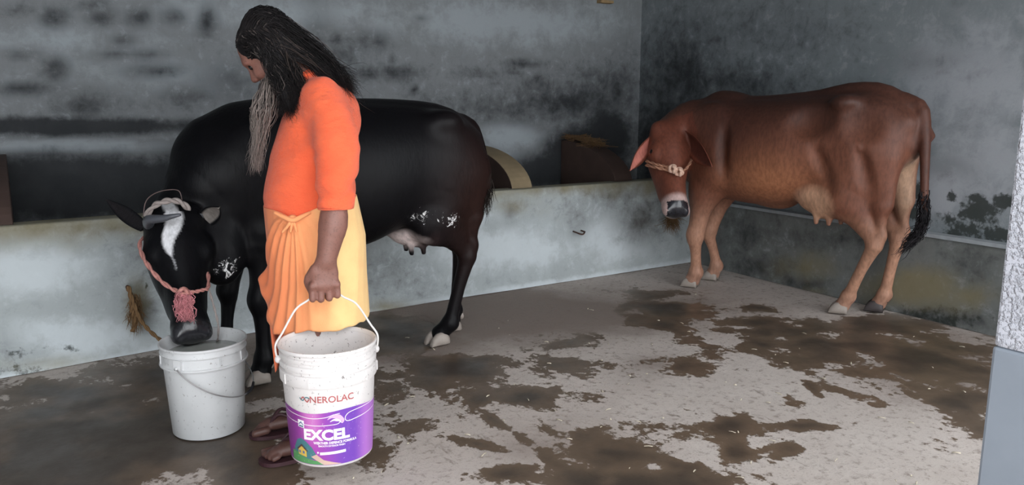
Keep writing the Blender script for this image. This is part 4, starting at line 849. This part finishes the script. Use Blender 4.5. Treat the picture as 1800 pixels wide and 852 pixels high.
for i in range(520):      # hair falling over the ear, neck and near shoulder
    d = np.array([rg.uniform(-1.0, .25), rg.uniform(.35, 1.0), rg.uniform(-.1, .9)]); d /= np.linalg.norm(d); cen_ = np.array([-.012, 0, .036]); p0 = hh(*(cen_+d*np.array([.102, .087, .090])))
    d1 = np.array([d[0]-.25, 1.0, -.35+.3*d[2]]); d1 /= np.linalg.norm(d1); p1 = hh(*(cen_+d1*np.array([.108, .098, .10])*rg.uniform(.96, 1.05)))
    f_ = rg.random(); f_ = f_*.30 if i % 2 else .72+.28*f_; p2 = np.array([.02-.12*f_, .095+rg.normal(0, .010), 1.435+.02*f_+rg.normal(0, .01)]); p3 = np.array([.0-.17*f_, .135-.03*f_+rg.normal(0, .012), 1.345+.03*f_+rg.normal(0, .02)])
    P = spline(np.array([p0, p1, p2, p3]), 16); t_ = np.linspace(0, 1, 16)[:, None]; P = P+t_*.010*np.sin(t_*rg.uniform(12, 22)+rg.uniform(0, 6.28, 3)); paths.append(P); rads.append(rg.uniform(.0012, .0026)); cols.append(np.array([.011, .0095, .010])*rg.uniform(.4, 1.6) if rg.random() > .2 else np.array([.045, .034, .030])*rg.uniform(.5, 1.5))
tubes(paths, rads, cols, 'hair', M_HAIR, MAN, (hv, hf, np.array([.009, .008, .009])))
paths, rads, cols = [], [], []
for i in range(1100):
    s = rg.uniform(-1, 1); p0 = hh(.055+.035*(1-s*s)-.05*abs(s), s*.058, -.085+rg.uniform(-.03, .03)+.05*abs(s)); L = rg.beta(2.2, 1.5); wd = .050*(1-L*.72)
    p3 = np.array([.098+.045*L+rg.normal(0, .012), rg.normal(0, 1)*wd*.8+.015, 1.37-.31*L]); mid = np.array([.105+rg.normal(0, .016), rg.normal(0, 1)*.035+.015, 1.33-.05*L]) if L > .25 else (p0+p3)/2
    P = spline(np.array([p0, mid, p3]), 16); t_ = np.linspace(0, 1, 16)[:, None]; P = P+t_*.007*np.sin(t_*rg.uniform(12, 30)+rg.uniform(0, 6.28, 3)); paths.append(P); rads.append(rg.uniform(.0009, .0020))
    k_ = rg.uniform(.6, 1.3); dk = rg.random() < (.55-.6*L); cols.append(np.array([.02, .018, .018])*k_ if dk else np.array(rgb(150, 138, 132))*k_)
B = SDF(); B.chain([hh(.045, 0, -.085), (.085, .01, 1.36), (.100, .01, 1.26), (.118, .008, 1.18)], [.048, .034, .018, .008], .02, 8)
bv, bf = B.mesh((-.05, -.1, 1.12), (.2, .12, 1.5), .008)
tubes(paths, rads, cols, 'beard', M_HAIR, MAN, (bv, bf, np.array(rgb(74, 68, 67))))
tag(MAN, 'long-haired bearded man in an orange shirt and wrapped waist cloth, holding the painted bucket', 'person')
# ================================================================== buckets
def wrap_flat(V2, F2, A0, rfun, off, step=.006):
    """bend flat (u right, v up) artwork round a bucket wall"""
    bm = bmesh.new(); vs = [bm.verts.new((u, v, 0)) for u, v in V2]
    for f in F2:
        try: bm.faces.new([vs[i] for i in f])
        except ValueError: pass
    us = [p[0] for p in V2]
    for c in np.arange(min(us), max(us), step)[1:]:
        bmesh.ops.bisect_plane(bm, geom=bm.verts[:]+bm.edges[:]+bm.faces[:], plane_co=(c, 0, 0), plane_no=(1, 0, 0))
    bm.verts.index_update(); W_ = []
    for p in bm.verts:
        r = rfun(p.co.y)+off; a = A0+p.co.x/r; W_.append((r*math.cos(a), r*math.sin(a), p.co.y))
    F = [[q.index for q in f.verts] for f in bm.faces]; bm.free(); return W_, F
def text2d(s, size, bold=0.0, sx=1.0, shear=0.0):
    cu = bpy.data.curves.new('t', 'FONT'); cu.body = s; cu.size = size; cu.offset = bold; cu.align_x = 'CENTER'; cu.align_y = 'CENTER'; cu.shear = shear; cu.resolution_u = 3
    o = bpy.data.objects.new('t', cu); COL.objects.link(o); dg = bpy.context.evaluated_depsgraph_get(); me = bpy.data.meshes.new_from_object(o.evaluated_get(dg))
    V = [(v.co.x*sx, v.co.y) for v in me.vertices]; F = [tuple(p.vertices) for p in me.polygons]; bpy.data.objects.remove(o); bpy.data.meshes.remove(me); bpy.data.curves.remove(cu); return V, F
def plastic(name, col, dirt, dcol, dsc=14, lo=.62):
    t = NT(name); v = t.obj(); n = t.noise(v, dsc, 6, .7); m = t.noise(v, 70, 5, .7, .5); big = t.noise(t.scale(v, (1, 1, .5)), 5, 4)
    c = t.mix(t.ramp(big, .4, .75, 0, dirt), col, tuple(x*.72 for x in col)); c = t.mix(t.ramp(m, lo, lo+.05, 0, .9), c, dcol); c = t.mix(t.ramp(n, .58, .7, 0, dirt), c, tuple(x*.6 for x in dcol[:3]) if False else tuple(x*.55 for x in col))
    t.set(c, .42, Specular_IOR_Level=.45); t.bump(n, .08, .003); return t.m
M_WHITE = plastic('white_plastic', rgb(224, 219, 217), .4, rgb(96, 88, 84), 14, .61); M_WHITE2 = plastic('greyed_white_plastic', rgb(206, 207, 208), .5, rgb(96, 88, 84), 10, .63)
M_BAIL = simple('white_bail', rgb(226, 220, 216), .45, 20, .06, 0)

# ---------------- painted bucket held by the man (A0 = the side that faces the viewer)
BC = np.array([.874, 2.62, .094]); PB = empty('paint_bucket', BC); A0 = math.atan2(-BC[1], -BC[0])
RB = lambda z: .1425+(.159-.1425)*z/.30
prof = [(.0, .004), (.132, .004), (.1385, .0), (.1425, .004), (RB(.29), .288), (.1655, .290), (.1672, .294), (.1678, .326), (.1668, .330), (.1585, .332), (.1585, .342), (.1665, .344), (.1672, .358), (.1660, .361), (.1590, .363), (.1590, .373), (.1665, .375), (.1668, .386), (.1595, .389), (.1600, .401), (.1695, .402), (.1705, .408), (.1690, .413), (.1640, .413), (.1610, .408), (.1560, .36), (.1375, .012), (.0, .012)]
sh = MB().lathe(prof, n=72).build('shell', M_WHITE, PB); es = sh.modifiers.new('e', 'EDGE_SPLIT'); es.split_angle = math.radians(50)
for a in (-1.05, -.42, .85, 1.5): MB().box(((.1665)*math.cos(A0+a), .1665*math.sin(A0+a), .310), (.008, .004, .034), A0+a).build('skirt_rib', M_WHITE, PB, False)
# printed sleeve: purple gradient
t = NT('purple_print'); v = t.obj(); sp = t.n('ShaderNodeSeparateXYZ'); t.l(v, sp.inputs[0]); fx = t.attr('across')
c = t.mix(t.ramp(fx, -.55, .35), rgb(168, 70, 168), rgb(112, 66, 170)); c = t.mix(t.ramp(fx, .5, .95), c, rgb(176, 112, 200)); c = t.mix(t.ramp(fx, -1.0, -.45, .55, 0), c, rgb(96, 44, 112)); gl = t.math('MULTIPLY', t.ramp(sp.outputs[2], .05, .16), t.ramp(t.math('ABSOLUTE', t.math('ADD', fx, .45)), .0, .35, .7, 0)); c = t.mix(gl, c, rgb(214, 130, 196))
wn = t.noise(v, 90, 5, .7); c = t.mix(t.ramp(wn, .64, .70, 0, .7), c, rgb(214, 200, 214)); sc_ = t.noise(t.scale(v, (1, 1, .4)), 16, 5, .65); c = t.mix(t.ramp(sc_, .6, .75, 0, .4), c, rgb(200, 170, 210)); t.set(c, .40)
us = np.linspace(-.215, .215, 90); V = []; ac = []; F = []
for i, u in enumerate(us):
    zt = .205+.006*math.sin(u*22)
    for j, z in enumerate(np.linspace(.010, zt, 8)): r = RB(z)+.0007; a = A0+u/.151; V.append((r*math.cos(a), r*math.sin(a), z)); ac.append(u/.151)
for i in range(len(us)-1):
    for j in range(7): k = i*8+j; F.append((k, k+8, k+9, k+1))
LB = mesh_obj('printed_sleeve', V, F, t.m, PB, True, {'across': ac})
def flat_mat(name, col, wear=.62, r=.45):
    t = NT(name); n = t.noise(t.obj(), 85, 5, .7); t.set(t.mix(t.ramp(n, wear, wear+.06, 0, .6), col, tuple(.5*x+.3 for x in col)), r); return t.m
P_W, P_R, P_G, P_B, P_Y, P_T = flat_mat('print_white', rgb(244, 238, 242), .7), flat_mat('print_red', rgb(176, 92, 92)), flat_mat('print_green', rgb(86, 148, 92)), flat_mat('print_blue', rgb(96, 112, 150)), flat_mat('print_yellow', rgb(218, 182, 84)), flat_mat('print_teal', rgb(70, 120, 128))
def art(name, V2, F2, mat, off=.0014, at=(0, 0)):
    W_, F = wrap_flat([(x+at[0], y+at[1]) for x, y in V2], F2, A0, RB, off); return mesh_obj(name, W_, F, mat, LB, False)
poly = lambda P: (P, [tuple(range(len(P)))])
def ribbon(P, w):
    P = spline(np.array(P), 30); T = np.gradient(P, axis=0); T /= np.linalg.norm(T, axis=1)[:, None]; N_ = np.c_[-T[:, 1], T[:, 0]]; w = np.broadcast_to(w, (30,))
    V = [tuple(p) for p in P+N_*w[:, None]]+[tuple(p) for p in P-N_*w[:, None]]; return V, [(i, i+1, 30+i+1, 30+i) for i in range(29)]
art('brand_lettering', *text2d('NEROLAC', .033, .0004, 1.02), P_R, at=(.006, .250))
art('brand_mark', *ribbon([(-.104, .246), (-.094, .258), (-.085, .247), (-.078, .242), (-.072, .252)], .0022), P_R); art('brand_mark', *ribbon([(-.108, .254), (-.096, .245), (-.088, .254), (-.080, .258), (-.070, .254)], .0018), P_T)
art('title_lettering', *text2d('EXCEL', .052, .0024, 1.06), P_W, at=(-.020, .120))
art('subtitle_lettering', *text2d('WEATHER DEFENCE FORMULA', .0125, .0004, .86), P_W, at=(.012, .092)); art('subtitle_lettering', *text2d('SMOOTH EXTERIOR FINISH', .0085, .0002, .85), P_W, at=(.000, .081))
art('subtitle_rule', *poly([(-.046, .078), (-.0445, .078), (-.0445, .098), (-.046, .098)]), P_W)
art('white_strip', *poly([(-.042, .048), (.046, .052), (.046, .062), (-.042, .058)]), P_W); art('white_strip', *poly([(-.052, .054), (-.046, .054), (-.046, .060), (-.052, .060)]), P_W)
art('swirl_line', *ribbon([(-.21, .196), (-.13, .188), (-.07, .182), (-.02, .186), (.008, .194), (.03, .197)], .0011), P_W)
art('swirl_line', *ribbon([(-.21, .168), (-.13, .160), (-.06, .156), (.0, .158), (.022, .160), (.032, .168)], .0011), P_W)
art('swirl_line', *ribbon([(.21, .200), (.12, .200), (.07, .196), (.052, .186), (.048, .172), (.060, .164), (.10, .168), (.21, .176)], .0012), P_W)
art('swirl_bird', *ribbon([(-.012, .178), (.004, .188), (.026, .184), (.040, .170), (.036, .160)], np.r_[np.linspace(.0005, .009, 15), np.linspace(.009, .001, 15)]), flat_mat('print_pale_violet', rgb(214, 172, 214))); art('swirl_bird', *ribbon([(-.004, .170), (.010, .176), (.026, .172), (.036, .162)], np.r_[np.linspace(.0003, .0045, 15), np.linspace(.0045, .0005, 15)]), P_W, .0020)
art('emblem', *poly([(-.122, .146), (-.096, .143), (-.096, .170), (-.122, .173)]), P_W); art('emblem_roof', *poly([(-.119, .158), (-.109, .167), (-.099, .156), (-.099, .152), (-.109, .161), (-.119, .154)]), P_B, .0020); art('emblem_base', *poly([(-.118, .148), (-.100, .146), (-.100, .151), (-.118, .153)]), P_T, .0020)
# little painted landscape with a house at the lower left
art('picture_sky', *poly([(-.150, .060), (-.132, .095), (-.112, .104), (-.092, .094), (-.070, .074), (-.055, .048), (-.045, .030), (-.150, .030)]), P_T, .0012)
art('picture_hill', *poly([(-.165, .012), (-.165, .050), (-.135, .048), (-.110, .036), (-.085, .030), (-.055, .026), (-.025, .020), (-.010, .012)]), P_G, .0016)
art('picture_road', *poly([(-.075, .040), (-.055, .050), (-.030, .030), (.030, .012), (-.030, .012)]), flat_mat('print_sand', rgb(206, 176, 160)), .0019)
art('picture_house', *poly([(-.128, .042), (-.092, .036), (-.092, .062), (-.110, .074), (-.128, .066)]), P_Y, .0022); art('picture_roof', *poly([(-.134, .062), (-.112, .082), (-.086, .060), (-.089, .056), (-.112, .074), (-.131, .058)]), flat_mat('print_brown', rgb(86, 58, 62)), .0026)
for x_ in (-.121, -.104): art('picture_window', *poly([(x_-.004, .048), (x_+.004, .047), (x_+.004, .057), (x_-.004, .058)]), P_B, .0028)
# bail through the fist
hx = MR@np.array([1.0, 0, 0]); b = MB(); ap = mw((-.058, .294, .669))-BC; pts = []
ea, eb = hx*.172+np.array([0, 0, .36]), -hx*.172+np.array([0, 0, .36])
pts = [ea, hx*.176+np.array([0, 0, .41]), hx*.150+ap*[.5, .5, 0]+np.array([0, 0, .455]), hx*.105+ap*[1, 1, 0]+np.array([0, 0, .530]), ap+hx*.062+np.array([0, 0, -.016]), ap+hx*.035, ap-hx*.035, ap-hx*.062+np.array([0, 0, -.016]), -hx*.105+ap*[1, 1, 0]+np.array([0, 0, .530]), -hx*.150+ap*[.5, .5, 0]+np.array([0, 0, .455]), -hx*.176+np.array([0, 0, .41]), eb]
b.tube(spline(pts, 70), .0036, 10); b.build('bail_handle', M_BAIL, PB)
for q in (ea, eb): MB().ball(q*[.985, .985, 1], (.012, .012, .014), 12).build('bail_lug', M_WHITE, PB)
tag(PB, 'white paint bucket with a purple printed label, held by its bail', 'bucket')

# ---------------- drinking bucket on the floor
DC = np.array([.582, 3.295, 0]); DB = empty('drinking_bucket', DC); A1 = math.atan2(-DC[1], -DC[0])
RD = lambda z: .140+(.157-.140)*z/.30
prof = [(.0, .004), (.130, .004), (.136, .0), (.140, .004), (RD(.285), .287), (.160, .289), (.1685, .291), (.1700, .295), (.1690, .299), (.1640, .301), (.1620, .325), (.1610, .338), (.1660, .340), (.1670, .344), (.1640, .348), (.1635, .366), (.1690, .368), (.1700, .373), (.1685, .378), (.1630, .378), (.1600, .373), (.154, .33), (.135, .012), (0, .012)]
sh = MB().lathe(prof, n=72).build('shell', M_WHITE2, DB); es = sh.modifiers.new('e', 'EDGE_SPLIT'); es.split_angle = math.radians(50)
def pol(a, r, z): return np.array([r*math.cos(A1+a), r*math.sin(A1+a), z])
for a in (-.62, -.62+math.pi):
    lu = MB().box(pol(a, .1675, .322), (.012, .032, .040), A1+a).build('bail_lug', M_WHITE2, DB, False); MB().tube([pol(a, .166, .312), pol(a, .184, .312)], .006, 10).build('pin', M_WHITE2, lu)
for a in (.35, 1.0, -1.4, 2.0, -2.2): MB().box(pol(a, .163, .320), (.008, .004, .038), A1+a).build('skirt_rib', M_WHITE2, DB, False)
tt = np.linspace(0, 1, 44); pth = np.array([pol(-.62+math.pi*x, .180+.004*math.sin(x*math.pi), .312-.150*math.sin(x*math.pi)**.85) for x in tt])
b = MB().tube(pth, .0026, 8); bl = b.build('bail_handle', simple('bail_wire', rgb(150, 148, 148), .4, 30, .2, 0, Metallic=.6), DB)
MB().tube(pth[21:29], .0058, 10).build('grip', simple('black_grip', rgb(36, 34, 38), .6, 30, .2, 0), bl)
tag(DB, 'greyish white plastic bucket on the floor under the black cow\'s muzzle', 'bucket')
t = NT('cloudy_water'); v = t.obj(); n1 = t.noise(v, 9, 4); t.set(t.mix(n1, rgb(150, 152, 146), rgb(184, 188, 184)), .08, Specular_IOR_Level=.6); t.bump(t.noise(v, 14, 2), .10, .01)
b = MB().lathe([(.0, 0), (.05, 0), (.10, 0), (.150, 0), (.150, -.02), (.0, -.02)], n=48); wt = b.build('bucket_water', t.m, None); wt.location = DC+[0, 0, .326]; tag(wt, 'cloudy water filling the bucket on the floor', 'water')

# ================================================================== small things on walls and floor
M_IRON = simple('rusty_iron', rgb(70, 48, 40), .7, 60, .4, .3); M_STRAW = simple('straw', rgb(198, 188, 168), .9, 60, .3, .2); M_STRAWD = simple('brown_straw', rgb(120, 92, 62), .95, 60, .4, .3)
c0 = on_y(1018, 406, 4.61); rr = empty('wall_ring', c0)
b = MB().tube([np.array([-.035+.07*i/9, -.022-.018*math.sin(i/9*math.pi), -.006-.012*math.sin(i/9*math.pi)]) for i in range(10)], .006, 8); b.build('ring', M_IRON, rr)
for s in (-1, 1): MB().tube([(s*.035, -.024, -.006), (s*.036, .03, -.002)], .006, 8).build('staple', M_IRON, rr); tag(rr, 'rusty iron tether ring in the pale trough front', 'ring')
# straw rope tied to a peg in the trough front, left of the black cow's head
c0 = on_y(226, 505, 4.43); ro = empty('straw_rope', c0); lw = lambda x, y, o=.04: on_y(x, y, 4.43-o)-c0
MB().tube([lw(224, 504, -.03), lw(224, 504, .06)], .010, 10).build('peg', M_IRON, ro)
rope([lw(224, 503, .05), lw(230, 520, .05), lw(232, 545, .05), lw(238, 565, .05), lw(233, 582, .045)], .012, 30, .8).build('rope_loop', M_STRAWD, ro)
rope([lw(226, 503, .06), lw(234, 530, .08), lw(246, 560, .10), lw(264, 582, .14), lw(288, 603, .20), lw(300, 622, .24)], .010, 40, .8).build('rope_end', M_STRAWD, ro)
rt_, en_ = [], []
for i in range(160): p = lw(236+RNG.normal(0, 5), 515+RNG.uniform(0, 40), .04); rt_.append(p); en_.append(p+np.array([RNG.normal(0, .02), -RNG.uniform(0, .03), -RNG.uniform(.03, .13)]))
strands('frayed_straw', rt_, en_, M_STRAWD, ro, .006, .0016, 5); tag(ro, 'frayed brown straw rope on a peg, left of the black cow\'s head', 'rope')
# dry grass tuft under the brown cow's muzzle
c0 = on_y(1177, 372, 4.60); gt = empty('grass_tuft', c0); rt_, en_ = [], []
MB().tube([(0, -.02, 0), (0, .06, 0)], .007, 8).build('peg', M_IRON, gt)
for i in range(190): p = RNG.normal(0, .012, 3)+[0, -.03, -.01]; en_.append(p+np.array([RNG.normal(0, .055), -RNG.uniform(-.01, .04), -RNG.uniform(.05, .17)])); rt_.append(p)
strands('stalks', rt_, en_, M_STRAWD, gt, .010, .0020, 6); tag(gt, 'tuft of dry brown grass hanging below the brown cow\'s muzzle', 'grass')
# hay lying on the far divider
rt_, en_ = [], []
for i in range(260):
    q = RNG.uniform(0, 1); y_ = 5.0+.38*q; a = math.acos(max(-1, min(1, 1-(y_-4.70)/.72))) if y_ < YB else math.pi/2; z_ = .69+.30*math.sin(a)+.012
    p = np.array([3.885+RNG.uniform(0, .12), y_, z_+RNG.uniform(0, .02)]); d = RNG.normal(0, 1, 3)*[.05, .05, .012]; rt_.append(p-d); en_.append(p+d)
hy = strands('hay', rt_, en_, M_STRAWD, None, .006, .002, 4); tag(hy, 'loose dry hay lying on the far curved trough divider', 'hay', kind='stuff')
# broken wooden peg high on the back wall
c0 = on_y(1060, 4, YB); pg = empty('wall_bracket', c0); MB().box((0, -.03, .0), (.13, .06, .022), 0, None).build('board', simple('old_wood', rgb(150, 126, 92), .85, 30, .35, .2), pg, False)
MB().tube([(-.05, -.03, .012), (-.05, -.03, .09)], .012, 8).build('upright', M_STRAWD, pg); tag(pg, 'small weathered wooden bracket high on the back wall near the corner', 'bracket')
# scattered straw bits
b = MB(); rg = np.random.default_rng(3)
for i in range(85):
    x, y = rg.uniform(620, 1740), rg.uniform(515, 850); p = gnd(x, y)
    if p[1] > 4.5 or p[0] > 4.55: continue
    a = rg.uniform(0, 3.14); L = rg.uniform(.003, .018); d = np.array([math.cos(a), math.sin(a), 0])*L; b.tube([p-d+[0, 0, .004], p+[0, 0, .006], p+d+[0, 0, .004]], rg.uniform(.0012, .0028), 5)
sb = b.build('straw_bits', M_STRAW, None); tag(sb, 'pale straw bits and crumbs scattered over the concrete floor', 'straw', kind='stuff')
